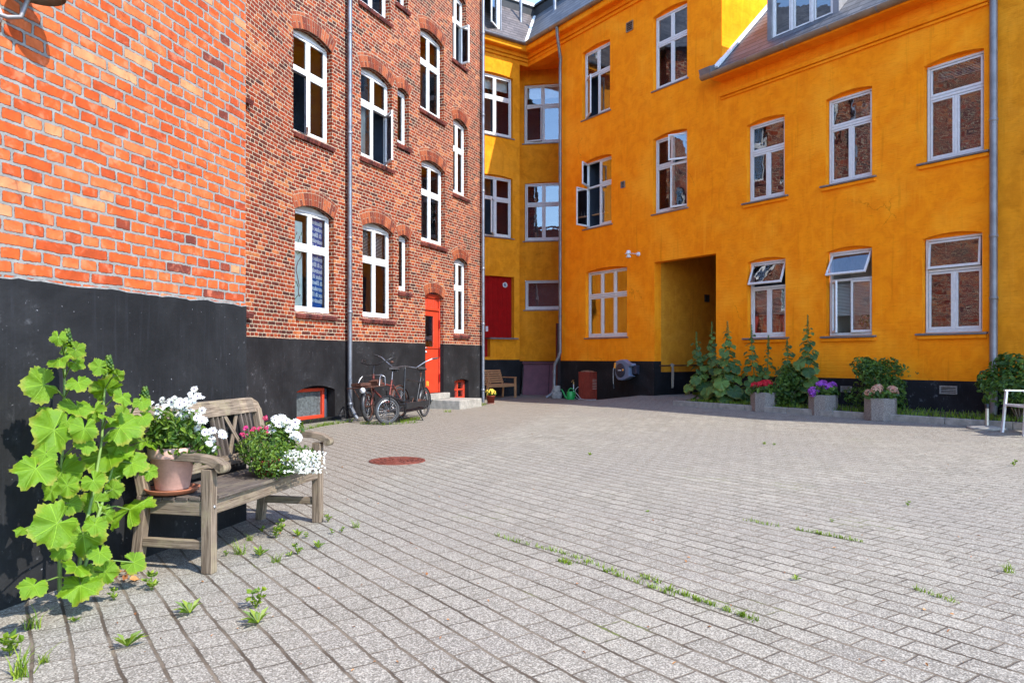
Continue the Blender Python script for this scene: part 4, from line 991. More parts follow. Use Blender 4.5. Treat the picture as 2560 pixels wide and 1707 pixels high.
def leafball(mb, c, rad, n, size, mi=0, up=.25, shell=.45):
    for _ in range(n):
        while True:
            p = Vector((random.uniform(-1, 1), random.uniform(-1, 1), random.uniform(-1, 1)))
            if shell < p.length <= 1 or (p.length <= 1 and random.random() < .25): break
        nrm = (p + Vector((random.gauss(0, .5), random.gauss(0, .5), up + random.gauss(0, .4)))).normalized()
        c0 = Vector((c[0] + p.x * rad[0], c[1] + p.y * rad[1], c[2] + p.z * rad[2])); leaf4(mb, c0, nrm, size * random.uniform(.6, 1.25), mi)
def leaf4(mb, c, nrm, L, mi=0, wid=.5):
    c, nrm = Vector(c), Vector(nrm).normalized()
    t = nrm.cross(Vector((random.gauss(0, 1), random.gauss(0, 1), random.gauss(0, 1)))).normalized(); s = nrm.cross(t); k = L * wid
    dn = nrm * (L * .12)
    mb.add([c - t * L * .5, c - t * L * .1 + s * k * .5 + dn, c + t * L * .25 + s * k * .36 + dn * .8, c + t * L * .55 - dn, c + t * L * .25 - s * k * .36 + dn * .8, c - t * L * .1 - s * k * .5 + dn],
           [(0, 1, 2, 3), (0, 3, 4, 5)], mi, [[(0, 0)] * 4] * 2)
sw = {'a_lo': {'T0': ('T', 22)}, 'b_lo': {'T0': ('T', 30), 'B0': ('L', 48), 'B1': ('R', 10)}, 'c_lo': {'T0': ('T', 5)}}
inL = {'a_lo': [lamp_in, inner_blind(.02, .98, .3, .62)], 'b_lo': [inner_blind(.02, .98, .24, .62), pot_in], 'b_up': [inner_blind(.6, .98, .75, .9)], 'c_up': [inner_blind(.1, .98, .84, 1)]}
for k, o in Lo.items():
    win, W = window(low, FY, o, cols=2, zt=.66 if k != 'a_up' else .63, swings=sw.get(k, {}), inner=inL.get(k), infill=False, top1=True, room='room_pale' if k == 'b_lo' else 'room')
    slate_sill(win, W, o['sr'] - o['sl'], o['depth'], 'yellow', .1, .09)
grille(low, FY, 2372, 974.6, .3, .15, 'stone'); grille(low, FY, 2117, 972.5, .24, .12, 'stone')
cornice(low, FY, sG - .0, sE, zEl + .0, 'yellow', 1.15, .5)
gutter(low, FY, sG - .25, sE + .1, zEl + .06, .42, 'gutter_brown', 1.0, .095)
# roof at 45 degrees with ridge and rear slope
q = MB(); roofq(q, FY, sG, sE, (.0, .0), (0, 0), -.42, 4.6, zEl + .05, zEl + 5.07); roofq(q, FY, sG - .25, sG, (0, 0), (0, 0), -.42, -.03, zEl + .05, zEl + .44)
rf2 = q.build('roof', m['slate'], low)
q = MB(); q.quad(FY.pt(sG, -4.6, zEl + 5.07), FY.pt(sE, -4.6, zEl + 5.07), FY.pt(sE, -9.4, zEl), FY.pt(sG, -9.4, zEl)); q.quad(FY.pt(sG, -9, -.3), FY.pt(sE, -9, -.3), FY.pt(sE, -9, zEl + .3), FY.pt(sG, -9, zEl + .3)); q.build('rear_slope', m['slate'], rf2)
a, c = FY.pt(sG + .05, .3, zEl + .22), FY.pt(sG + .05, -4.6, zEl + 5.14); q = MB(); q.bar(a, c, .16, .05, 0, FY.n); q.build('gable_flashing', m['flash'], rf2)
q = MB().prism([(0, 0), (.16, 0), (.2, .14), (0, .2)], FY.pt(sG - .28, .3, zEl + .08), FY.pt(sG + .05, .3, zEl + .08), (FY.n, (0, 0, 1))); q.build('kneeler_cap', m['zinc_dark'], rf2)
# dormer with three lights
d0, d1 = FY.at(1921, 100, -.1)[0], FY.at(2101, 40, -.1)[0]; zdm = FY.at(1933, 108, -.1)[1]
W = FY.L(d0, .1, zdm); w = d1 - d0; q = MB(); hd = 1.45; x0, x1 = .12, w - .14
frame_bars(q, x0, x1, .04, hd, .05, -.02, .06)
for i in (1, 2): q.box((x0 + (x1 - x0) * i / 3, .02, hd / 2), (.06, .076, hd - .12))
dm = q.build('dormer', m['white'], low, W, .003, 1)
for i in range(3):
    xa = x0 + (x1 - x0) * i / 3 + .04; xb = x0 + (x1 - x0) * (i + 1) / 3 - .04; sash(dm, W, xa, xb, .1, hd - .05, 'white', 'glass')
q = MB(); q.box((.06, .0, hd / 2), (.118, .1, hd + .1)); q.box((w - .07, .0, hd / 2), (.138, .1, hd + .1)); q.box((w / 2, .0, -.03), (w + .1, .16, .07)); q.box((.02, 1., hd / 2), (.03, 1.9, hd + .08)); q.box((w - .02, 1., hd / 2), (.03, 1.9, hd + .08)); q.box((w / 2, .9, hd + .09), (w + .25, 2.2, .09)); q.build('dormer_casing', m['zinc_dark'], dm, W, .004, 1)
q = MB().quad((x0, .9, 0), (x1, .9, 0), (x1, .9, hd), (x0, .9, hd)); q.build('interior', m['room'], dm, W)
q = MB(); a = FY.pt(d1 + .02, -.0, zdm - .02); q.bar(a, FY.pt(d1 + .02, -1.5, zdm + 1.5), .14, .03, 0, FY.n); q.build('dormer_flashing', m['flash'], dm)
# drainpipe between the low house and the next front
sR = FY.at(2484, 600, .1)[0]
gy = .2
downpipe(low, [yp(sR, zEl, .1), yp(sR, gy + .12, .1), yp(sR, gy, .13)], .06, [FY.at(2484, y, .1)[1] for y in (300, 590, 745, 910, 940)], 'zinc_dark')
nxt = thing('yellow_building', 'weathered ochre building front to the right of the grey drainpipe', 'building', FY.L(sE, 0, 0))
sN = sE + .002
wall_mb(sN, sN + 6, zpl, 9.5, []).build('wall', m['yellow_old'], nxt, FY.M)
wall_mb(sN, sN + 6, -.3, zpl, [], off=.012).build('plinth', m['black_worn'], nxt, FY.M)
q = MB(); q.quad((sN, 0, 9.5), (sN + 6, 0, 9.5), (sN + 6, 9, 9.5), (sN, 9, 9.5)); q.quad((sN + 6, 0, -.3), (sN + 6, 9, -.3), (sN + 6, 9, 9.5), (sN + 6, 0, 9.5)); q.quad((sN, 0, zEl), (sN, 9, zEl), (sN, 9, 9.5), (sN, 0, 9.5)); q.quad((sN, 9, -.3), (sN + 6, 9, -.3), (sN + 6, 9, 9.5), (sN, 9, 9.5)); q.build('side_wall', m['yellow_old'], nxt, FY.M)
# ------------------------------------------------------------------ ground, bed, kerb
def wallkeep(x, y): return gz(x, y)
xs = [-160, -80, -40, -20, -12] + [-8 + .5 * i for i in range(45)] + [18, 24, 40, 80, 160]
ys = [-160, -80, -40, -20, -10, -4] + [-1 + .5 * i for i in range(64)] + [34, 40, 60, 100, 160]
q = MB(); nx = len(xs); vs = [(x, y, gz(x, y)) for y in ys for x in xs]
fs = []; uvs = []
ua, un = FY.a, FY.n
def guv(p): return (p[0] * ua.x + p[1] * ua.y, p[0] * un.x + p[1] * un.y)
for j in range(len(ys) - 1):
    for i in range(nx - 1):
        f = (j * nx + i, j * nx + i + 1, (j + 1) * nx + i + 1, (j + 1) * nx + i); fs.append(f); uvs.append([guv(vs[k]) for k in f])
q.add(vs, fs, 0, uvs, True); g = q.build('paved_ground', m['paver']); tag(g, 'grey concrete block paving of the courtyard', 'paving', kind='structure')
# raised planting bed with kerb along the low yellow house
bs0, bs1, bd = pas['sr'] + .15, 6.0, 1.28
q = MB(); n = 24
for i in range(n):
    a, c = bs0 + (bs1 - bs0) * i / n, bs0 + (bs1 - bs0) * (i + 1) / n
    q.quad(FY.pt(a, -.05, .215), FY.pt(c, -.05, .215), FY.pt(c, bd, .175), FY.pt(a, bd, .175))
q.quad(FY.pt(bs0, -.05, 0), FY.pt(bs0, -.05, .215), FY.pt(bs0, bd, .175), FY.pt(bs0, bd, 0))
b = q.build('planting_bed', m['soil']); tag(b, 'narrow soil bed along the foot of the low yellow house', 'bed', kind='structure')
q = MB(); s = bs0 - .25
while s < bs1:
    q.box(FY.M @ Vector((s + .5, -bd - .05, .1)), (.99, .1, .2), 0, FY.M.to_3x3()); s += 1.0
k = q.build('kerb', m['concrete'], None, None, .008); tag(k, 'low concrete kerb edging the planting bed', 'kerb', kind='structure')
# ------------------------------------------------------------------ grass in the bed (nobody could count it)
def blade(mb, p, h, az, lean, w=.006, mi=0):
    d = Vector((math.cos(az), math.sin(az), 0)); s = Vector((-d.y, d.x, 0)) * w; p = Vector(p)
    a = p + d * lean * .35 * h + Vector((0, 0, h * .6)); e = p + d * lean * h + Vector((0, 0, h * .95))
    mb.add([p - s, p + s, a + s * .8, a - s * .8, e], [(0, 1, 2, 3), (3, 2, 4)], mi, [[(0, 0)] * 4, [(0, 0)] * 3])
q = MB()
for _ in range(5200):
    s_ = random.uniform(bs0, bs1); o_ = random.triangular(0, bd, bd * .95)
    p = FY.pt(s_, o_, .18 + .035 * (1 - o_ / bd)); blade(q, p, random.uniform(.03, .1), random.uniform(0, 6.28), random.uniform(.1, .8))
g = q.build('bed_grass', m['grassy']); tag(g, 'short grass and weeds covering the planting bed', 'grass', kind='stuff')
# grass growing in the paving joints
q = MB()
def joint_line(x0, y0, x1, y1, n, h=(.012, .035)):
    A_, B_ = gnd(x0, y0), gnd(x1, y1)
    for _ in range(n):
        f = random.random(); f = f + .02 * math.sin(f * 40); p = A_.lerp(B_, f) + Vector((random.gauss(0, .008), random.gauss(0, .008), 0)); p.z = gz(p.x, p.y)
        blade(q, p, random.uniform(*h), random.uniform(0, 6.28), random.uniform(.5, 1.4), .0026)
for l in ((1280, 1352, 1470, 1400, 70), (1365, 1370, 1560, 1437, 90), (1395, 1402, 1470, 1412, 40), (1500, 1424, 1690, 1490, 110), (1660, 1470, 1890, 1552, 240), (1400, 1402, 1425, 1412, 50), (1860, 1300, 1950, 1318, 50), (1990, 1324, 2150, 1354, 150), (2280, 1470, 2400, 1510, 60), (1600, 1440, 1650, 1458, 50), (1240, 1340, 1300, 1356, 30),
          ): joint_line(*l)
for l in ((700, 1088, 830, 1060, 420), (745, 1062, 870, 1044, 500), (800, 1066, 880, 1054, 200), (900, 1060, 960, 1062, 160), (1000, 1056, 1050, 1048, 200), (1165, 1012, 1215, 1012, 160), (1190, 1018, 1215, 1012, 80), (950, 1064, 1050, 1056, 130), (1110, 1030, 1130, 1030, 50)): joint_line(*l, h=(.03, .085))
g = q.build('joint_grass', m['weed']); tag(g, 'thin green grass growing in lines out of the paving joints', 'grass', kind='stuff')

# ------------------------------------------------------------------ hollyhock leaves
def lobed(mb, c, nrm, tip, Rr, mi=0, lobes=5, cup=.18, ruf=.06, depth=.2):
    """palmate leaf: petiole at c, blade facing nrm, pointing along tip"""
    nrm = Vector(nrm).normalized(); tip = Vector(tip); tip = (tip - nrm * tip.dot(nrm)).normalized(); sd = nrm.cross(tip); c = Vector(c)
    n = 48; vs = [c]; uv = [(0, 0)]; ph = random.uniform(0, 6.28); rings = (.4, .75, 1.0)
    for ri, rr in enumerate(rings):
        for k in range(n + 1):
            a = -math.pi * .93 + 2 * math.pi * .93 * k / n
            lob = 1 - depth + depth * (abs(math.cos(a * lobes / 2 * 1.0)) ** .7)
            env = .86 + .14 * math.cos(a * .5) ** 2
            r_ = Rr * env * (1 - (1 - lob) * rr ** 2) * rr
            if ri == 2: r_ *= 1 + .05 * (1 if k % 2 else -1) + .03 * random.uniform(-1, 1)
            z = -cup * Rr * rr * rr * (.7 + .5 * math.cos(2 * a)) + ruf * Rr * rr * math.sin(a * 5 + ph) + (.05 * Rr * math.sin(a * 13 + ph * 2) if ri == 2 else 0) + .03 * Rr * math.cos(a * 7) * rr
            z += .035 * Rr * rr * random.uniform(-1, 1); x, y = math.sin(a) * r_, math.cos(a) * r_
            vs.append(c + sd * x + tip * y + nrm * z); uv.append((x / Rr, y / Rr))
    fs = []; us = []
    for k in range(n):
        fs.append((0, 1 + k + 1, 1 + k)); us.append([uv[0], uv[k + 2], uv[k + 1]])
        for ri in range(2):
            o = 1 + ri * (n + 1); p = 1 + (ri + 1) * (n + 1); f = (o + k, o + k + 1, p + k + 1, p + k); fs.append(f); us.append([uv[i] for i in f])
    mb.add(vs, fs, mi, us, True)
def buds(mb, p, h, r, n=26, mi=0):
    for i in range(n):
        f = i / n; a = i * 2.4; rr = r * (1 - .7 * f); c = Vector(p) + Vector((math.cos(a) * rr, math.sin(a) * rr, h * f))
        mb.lathe([(0, -.011), (.008, -.004), (.009, .003), (0, .012)], 6, c, mi, None)

# near hollyhock: stems and leaves set out on the survey, standing clear of the wall
hx = thing('hollyhock', 'big sunlit hollyhock with bright green lobed leaves against the black wall beside the bench', 'plant', T(-2.2, 3.8, 0))
def c8(x, y): return x / 2.0636, y / 2.0632 + 800
def nearp(x, y, off): return F1.w(*c8(x, y), off)
stems = [[(308, 1395, .2), (308, 1200, .2), (312, 900, .19), (322, 650, .18), (330, 450, .17), (333, 250, .16), (346, 80, .16)],
         [(400, 1330, .3), (430, 1120, .3), (488, 850, .28), (525, 620, .26), (537, 400, .25), (560, 215, .25)],
         [(420, 1340, .3), (490, 1060, .27), (540, 900, .26), (620, 620, .26), (690, 450, .28), (748, 375, .3)]]
SP = [[nearp(*p) for p in s] for s in stems]
for s in SP:
    n = len(s); MB().tube(s, [.0105 - .006 * i / (n - 1) for i in range(n)], 8).build('stem', m['stem'], hx)
    q = MB(); e = s[-1]; buds(q, e - Vector((0, 0, .04)), .07, .022, 30)
    for i in range(6): a = i * 1.05; lobed(q, e + Vector((0, 0, -.02 - .012 * i)), (math.cos(a) * .6, math.sin(a) * .6, .7), (math.cos(a), math.sin(a), .25), .035, 1)
    q.build('bud_cluster', [m['herb'], m['hh']], hx)
LV = [(300, 95, 42), (392, 155, 48), (305, 205, 62), (392, 218, 42), (212, 335, 98), (405, 320, 62), (545, 345, 78), (505, 240, 48), (608, 285, 34), (402, 450, 88), (270, 580, 122), (640, 545, 98), (640, 400, 55), (735, 425, 46), (742, 505, 50), (758, 640, 75), (530, 690, 128), (172, 775, 108), (312, 790, 112), (702, 745, 78), (688, 1000, 122), (782, 785, 48), (282, 1060, 128), (425, 1110, 108), (372, 940, 62), (118, 1080, 48), (520, 1200, 62), (165, 1375, 72), (392, 1280, 82), (412, 1385, 105), (552, 1300, 62), (705, 1255, 60), (592, 870, 52), (480, 470, 60), (450, 640, 62), (440, 560, 70), (350, 860, 60), (490, 1060, 60), (240, 480, 50), (590, 760, 70), (640, 690, 55), (470, 930, 70), (620, 480, 55), (690, 570, 60), (260, 890, 55), (560, 1000, 50), (320, 1190, 60), (460, 1310, 60), (560, 500, 50), (345, 520, 55), (480, 820, 62), (600, 640, 60), (230, 690, 60)]
for x, y, r_ in LV:
    off = .27 + random.uniform(-.05, .14) + (.1 if y > 1000 else 0); c = nearp(x, y, off); dpt = c.y
    Rw = r_ / 2.0636 / F * dpt * 1.12
    side = 1 if x > 330 else -1
    nrm = Vector((.35 + .36 * random.gauss(0, 1), -.6 + .25 * random.gauss(0, 1), .55 + .36 * random.gauss(0, 1)))
    best = min((p for s in SP for i in range(len(s) - 1) for p in (s[i].lerp(s[i + 1], f) for f in (0, .25, .5, .75))), key=lambda p: (p - c - Vector((0, 0, -.06))).length)
    dr = (c - best); dr = dr.normalized() if dr.length > .02 else Vector((side, 0, 0))
    tip = (dr + Vector((0, 0, -.55 + random.gauss(0, .25))) + Vector((0, -.3, 0)))
    q = MB(); cc = c - tip.normalized() * Rw * .25
    lobed(q, cc, nrm, tip, Rw, 0, 5, random.uniform(.05, .35), random.choice((.06, .09, .13, .18)), random.uniform(.2, .36))
    lf = q.build('leaf', m['hh'], hx)
    mid = best.lerp(cc, .5) + Vector((0, 0, .02)); MB().tube([best, mid, cc], [.0045, .0038, .003], 6).build('petiole', m['stem'], lf)

def hollyhock(base, top, R0, n, label, mats, group, seed, wid=1.):
    random.seed(seed); base, top = Vector(base), Vector(top); H = (top - base).length
    t = thing('hollyhock', label, 'plant', T(*base), group)
    st = [base, base.lerp(top, .35) + Vector((random.gauss(0, .03), random.gauss(0, .03), 0)), base.lerp(top, .7) + Vector((random.gauss(0, .02), random.gauss(0, .02), 0)), top]
    MB().tube(st, [.012, .011, .009, .004], 7).build('stem', m['stem'], t)
    q = MB()
    for i in range(n):
        f = (i + random.random() * .6) / n; f = f ** 1.15; p = base.lerp(top, .03 + f * .85); r_ = R0 * (1.12 - .88 * f) * random.uniform(.75, 1.2)
        a = i * 2.4 + random.gauss(0, .4); L = r_ * random.uniform(.6, 1.7) * wid
        d = Vector((math.cos(a), math.sin(a), random.uniform(-.05, .35))); c = p + d * L
        nrm = Vector((math.cos(a) * .5 - .15, math.sin(a) * .5 - .35, random.uniform(.45, .8)))
        lobed(q, c - d * r_ * .2, nrm, d + Vector((0, 0, -.7)), r_, 0, 5, random.uniform(.1, .3), .06, .2)
        q.tube([p, c - d * r_ * .2], .003, 4, 1, False)
    q.build('foliage', [m[mats], m['stem']], t)
    q = MB(); buds(q, base.lerp(top, .8), H * .2, .028, 34); 
    for i in range(10):
        a = i * 2.4; p = base.lerp(top, .76 + .022 * i); lobed(q, p, (math.cos(a) * .6, math.sin(a) * .6, .6), (math.cos(a), math.sin(a), .2), .04 - .0025 * i)
    q.build('bud_cluster', m['hh_shade'], t); return t
def bedp(px, off, z=.2): 
    s_ = FY.at(px, 900, off)[0]; return FY.pt(s_, off, z)
HH = [(1752, .80, 1739, 829, .15, 22, 'shorter hollyhock at the left end of the bed, in front of the archway'),
      (1783, .62, 1779, 803, .16, 26, 'tall hollyhock whose tip stands before the dark archway edge'),
      (1812, .85, 1819.5, 802, .17, 30, 'bushy hollyhock just right of the archway corner'),
      (1876, .50, 1879, 811, .14, 22, 'hollyhock rising past the left side of the ground-floor window with red shades'),
      (1912, .40, 1923, 837, .12, 18, 'thin hollyhock below the middle of the window with red shades'),
      (1972, .55, 1967, 843, .15, 20, 'hollyhock right of the red-shade window, shorter than its right neighbour'),
      (2022, .55, 2019, 786, .16, 26, 'tallest hollyhock, standing alone between two ground-floor windows')]
for i, (bx, off, tx, ty, r_, n, lab) in enumerate(HH):
    b_ = bedp(bx, off); tp = FY.w(tx, ty, off); hollyhock(b_, tp, r_ * 1.08, int(n * 1.9), lab, 'hh_shade', 'hollyhocks in the bed', 20 + i, 1.3)
random.seed(99)
def shrub(c, rad, n, size, mat, label, name='shrub', extra=None, trunk=True):
    t = thing(name, label, 'shrub', T(c[0], c[1], c[2] - rad[2]))
    q = MB(); random.seed(int(c[0] * 100))
    cl = [(Vector((random.uniform(-.6, .6) * rad[0], random.uniform(-.6, .6) * rad[1], random.uniform(-.6, .75) * rad[2])), random.uniform(.3, .5)) for _ in range(11)]
    for p, k in cl: leafball(q, (c[0] + p.x, c[1] + p.y, c[2] + p.z), (rad[0] * k, rad[1] * k, rad[2] * k), n // 11, size, 0, .4)
    q.build('foliage', m[mat], t)
    q = MB()
    for p, k in cl: q.tube([(c[0], c[1], c[2] - rad[2]), (c[0] + p.x * .4, c[1] + p.y * .4, c[2] - rad[2] * .3), (c[0] + p.x, c[1] + p.y, c[2] + p.z)], [.012, .008, .003], 5)
    q.build('branches', m['wood_grey'], t)
    if extra: extra(t, c, rad)
    return t
def yel(t, c, rad):
    q = MB()
    for _ in range(16):
        p = Vector((random.uniform(-.8, .8) * rad[0], -rad[1] * random.uniform(.3, .9), random.uniform(.1, .95) * rad[2])); leafball(q, (c[0] + p.x, c[1] + p.y, c[2] + p.z), (.025, .025, .025), 9, .03)
    q.build('flower_head', m['herb'], t)
p = bedp(1972, .75); shrub((p.x, p.y, p.z + .42), (.55, .42, .46), 1900, .08, 'bush', 'dense leafy shrub with greenish buds between the red and purple flower tubs', extra=yel)
p = bedp(2205, .55); shrub((p.x, p.y, p.z + .46), (.68, .5, .5), 2300, .085, 'bush', 'rounded green shrub behind the tub of faded pink flowers', extra=yel)
p = bedp(2548, .75); shrub((p.x, p.y, p.z + .5), (.66, .5, .55), 1900, .1, 'bush', 'dark spreading shrub behind the pale metal chair')
# ------------------------------------------------------------------ octagonal flower tubs with hydrangeas
TUBS = [(1910, 1030.5, 'octagonal aggregate tub with the red hydrangea, furthest from the chair', 'petal_red', 'red hydrangea blooming in the furthest concrete tub', [(-.2, -.02, .2, .085), (-.12, -.1, .22, .08), (-.03, -.1, .23, .085), (.06, -.08, .25, .09), (.02, .05, .25, .08), (.27, .0, .2, .06)]),
        (2058, 1041, 'octagonal aggregate tub with the purple hydrangea, middle one of the row', 'petal_purple', 'purple hydrangea blooming in the middle concrete tub', [(-.22, -.08, .14, .1), (-.06, .0, .25, .09), (.04, -.1, .2, .1), (.18, .02, .24, .09), (.03, .08, .28, .08), (-.24, -.1, .08, .07)]),
        (2201, 1053, 'octagonal aggregate tub with faded pink flowers, nearest to the chair', 'petal_pink', 'faded pink hydrangea in the tub nearest to the chair', [(-.13, -.12, .2, .1), (-.22, -.05, .15, .08), (.16, -.1, .21, .09), (-.05, -.02, .24, .08), (.24, -.05, .16, .06)])]
tub0 = None
for i, (px, py, lab, pm, plab, hd) in enumerate(TUBS):
    z0 = .075; p = gnd(px, py, z0); p = p + (p - Vector((0, 0, 0))).normalized() * .24; p.z = z0
    M = T(p.x, p.y, z0 - .005) @ RZ(R(22.5 + 8))
    if tub0 is None:
        tub0 = thing('planter', lab, 'planter', M, 'concrete flower tubs')
        prof = [(.262, 0), (.27, .02), (.27, .395), (.262, .41), (.225, .41), (.222, .33)]
        q = MB(); q.lathe(prof, 8, (0, 0, 0), 0, None, False); tb = q.build('tub', m['aggregate'], tub0, M, .008, 2)
        MB().lathe([(0, .345), (.226, .335)], 8, (0, 0, 0), 0, None, False).build('soil', m['soil'], tub0, M)
    else: copy_tree(tub0, None, M)['label'] = lab
    random.seed(50 + i); t = thing('hydrangea', plab, 'flowers', T(p.x, p.y, z0 + .34))
    q = MB(); leafball(q, (p.x, p.y, z0 + .46), (.3, .27, .15), 330, .12, 0, .5); q.build('foliage', m['bush'], t)
    for a, b_, c_, r_ in hd:
        q = MB(); c = Vector((p.x + a, p.y + b_, z0 + .34 + c_))
        for k in range(int(260 * (r_ / .09) ** 2)):
            d = Vector((random.gauss(0, 1), random.gauss(0, 1), random.gauss(0, 1) + .2)).normalized(); pp = c + Vector((d.x * r_, d.y * r_, d.z * r_ * .8)) * random.uniform(.88, 1.04); leaf4(q, pp, (d + Vector((random.gauss(0, .3), random.gauss(0, .3), random.gauss(0, .3)))).normalized(), .026, 0, .9)
        h = q.build('flower_head', m[pm], t)
        MB().tube([(p.x, p.y, z0 + .34), c], .005, 5).build('flower_stalk', m['stem'], h)
random.seed(3)
# ------------------------------------------------------------------ near bench
nf, ff = Vector((-1.672, 4.085, 0)), Vector((-1.39, 5.415, 0)); ax = (ff - nf).normalized(); Lb = (ff - nf).length
MBn = Matrix(((ax.x, -ax.y, 0, nf.x), (ax.y, ax.x, 0, nf.y), (0, 0, 1, 0), (0, 0, 0, 1)))     # x along, y to the back
bench = thing('garden_bench', 'weathered grey teak bench with curved armrests and a crossed slat back', 'bench', MBn)
def bpart(name, fn, mat='wood_grey', bev=.006):
    q = MB(); fn(q); return q.build(name, m[mat], bench, MBn, bev, 2)
lw = .058; dep = .43
for x in (lw / 2, Lb - lw / 2): bpart('leg', lambda q, x=x: q.box((x, .02, .29), (lw, .066, .58)))
for x in (lw / 2, Lb - lw / 2):
    bpart('leg', lambda q, x=x: (q.bar((x, dep + .05, 0), (x, dep, .42), lw, .06, 0, (1, 0, 0)), q.bar((x, dep, .42), (x, dep + .085, .82), lw, .055, 0, (1, 0, 0))))
for x in (lw / 2, Lb - lw / 2): bpart('stretcher', lambda q, x=x: q.box((x, dep / 2 + .03, .155), (.034, dep - .05, .052)))
bpart('front_rail', lambda q: q.box((Lb / 2, .018, .365), (Lb - 2 * lw, .034, .085)))
for x in (lw / 2, Lb - lw / 2): bpart('side_rail', lambda q, x=x: q.box((x, dep / 2, .36), (.036, dep - .09, .085)))
bpart('back_rail', lambda q: q.box((Lb / 2, dep, .36), (Lb - 2 * lw, .034, .08)))
for i in range(6): bpart('seat_slat', lambda q, i=i: q.box((Lb / 2, .012 + .083 * i, .418 - .004 * i), (Lb - .01 if 0 < i < 5 else Lb - 2 * lw, .073, .022)), 'wood_dark', .004)
def arm(q, x):
    n = 14; w = .068; pr = []
    for i in range(n + 1):
        y = -.07 + (dep + .13) * i / n
        zc = .625 + .018 * math.sin((y + .07) / .6 * math.pi) - (.035 * max(0, (.05 - y) / .12) ** 2 if y < .05 else 0)
        th = .042 + (.012 if y < 0 else 0)
        pr.append((y, zc + th / 2, zc - th / 2))
    for (y0, a0, b0), (y1, a1, b1) in zip(pr, pr[1:]):
        q.add([(x - w / 2, y0, b0), (x + w / 2, y0, b0), (x + w / 2, y0, a0), (x - w / 2, y0, a0), (x - w / 2, y1, b1), (x + w / 2, y1, b1), (x + w / 2, y1, a1), (x - w / 2, y1, a1)],
              [(3, 2, 6, 7), (1, 0, 4, 5), (0, 3, 7, 4), (2, 1, 5, 6)], 0, [[(y0, 0), (y0, w), (y1, w), (y1, 0)]] * 2 + [[(y0, 0), (y0, .04), (y1, .04), (y1, 0)]] * 2, False)
    a, b_ = pr[0], pr[-1]
    q.lathe([(.027, -w / 2), (.031, -w / 2 + .006), (.031, w / 2 - .006), (.027, w / 2), (0, w / 2)], 16, (x, a[0] + .004, (a[1] + a[2]) / 2), 0, Matrix.Rotation(R(90), 3, 'Y')); q.lathe([(0, -w / 2), (.027, -w / 2)], 16, (x, a[0] + .004, (a[1] + a[2]) / 2), 0, Matrix.Rotation(R(90), 3, 'Y'))
    q.quad((x - w / 2, b_[0], b_[2]), (x + w / 2, b_[0], b_[2]), (x + w / 2, b_[0], b_[1]), (x - w / 2, b_[0], b_[1]))
for x in (lw / 2, Lb - lw / 2): bpart('armrest', lambda q, x=x: arm(q, x), 'wood_grey', .004)
tl = math.atan2(.085, .40); yb = lambda z: dep + .085 * (z - .42) / .4
def toprail(q):
    n = 16; h0 = .105; th = .04; P = []
    for i in range(n + 1):
        x = -.012 + (Lb + .024) * i / n; e = min(x + .012, Lb + .012 - x); d = .035 * max(0, 1 - e / .05) ** 2
        P.append((x, .80, .80 + h0 + .0 * math.sin(math.pi * i / n) - d))
    for (x0, b0, a0), (x1, b1, a1) in zip(P, P[1:]):
        y0, y1 = yb(.8) - th / 2, yb(.8) + th / 2; sh = .035
        q.add([(x0, y0, b0), (x1, y0, b1), (x1, y0 + sh, a1), (x0, y0 + sh, a0), (x0, y1, b0), (x1, y1, b1), (x1, y1 + sh, a1), (x0, y1 + sh, a0)], [(0, 1, 2, 3), (5, 4, 7, 6), (3, 2, 6, 7), (1, 0, 4, 5)], 0,
              [[(x0, b0), (x1, b1), (x1, a1), (x0, a0)]] * 2 + [[(x0, 0), (x1, 0), (x1, th), (x0, th)]] * 2)
    for (x, b0, a0), s_ in ((P[0], 1), (P[-1], -1)):
        y0, y1 = yb(.8) - th / 2, yb(.8) + th / 2; q.quad((x, y0, b0), (x, y1, b0), (x, y1 + .035, a0), (x, y0 + .035, a0))
bpart('top_rail', toprail, 'wood_grey', .004)
bpart('lower_back_rail', lambda q: q.bar((lw, yb(.5), .50), (Lb - lw, yb(.5), .50), .07, .03, 0, (0, 0, 1)) if 0 else q.box((Lb / 2, yb(.5), .50), (Lb - 2 * lw, .032, .07), 0, Matrix.Rotation(-tl, 3, 'X')))
for k in range(2):
    c0 = Lb * (.27 if k == 0 else .73)
    for j in (-3, -2, -1, 1, 2, 3):
        x = c0 + (j * .052 + (.062 if j > 0 else -.062)); bpart('back_slat', lambda q, x=x: q.bar((x, yb(.53), .53), (x, yb(.81), .81), .03, .016, 0, (1, 0, 0)), 'wood_dark', .003)
    for sg in (-1, 1): bpart('cross_slat', lambda q, sg=sg: q.bar((c0 - .085 * sg, yb(.53) + .004 * sg, .53), (c0 + .085 * sg, yb(.81) + .004 * sg, .81), .03, .014, 0, (0, 1, 0)), 'wood_grey', .003)
bpart('bolt', lambda q: q.lathe([(0, .004), (.009, .004), (.009, 0)], 12, (lw / 2, -.014, .37), 0, Matrix.Rotation(R(90), 3, 'X')), 'steel', 0)
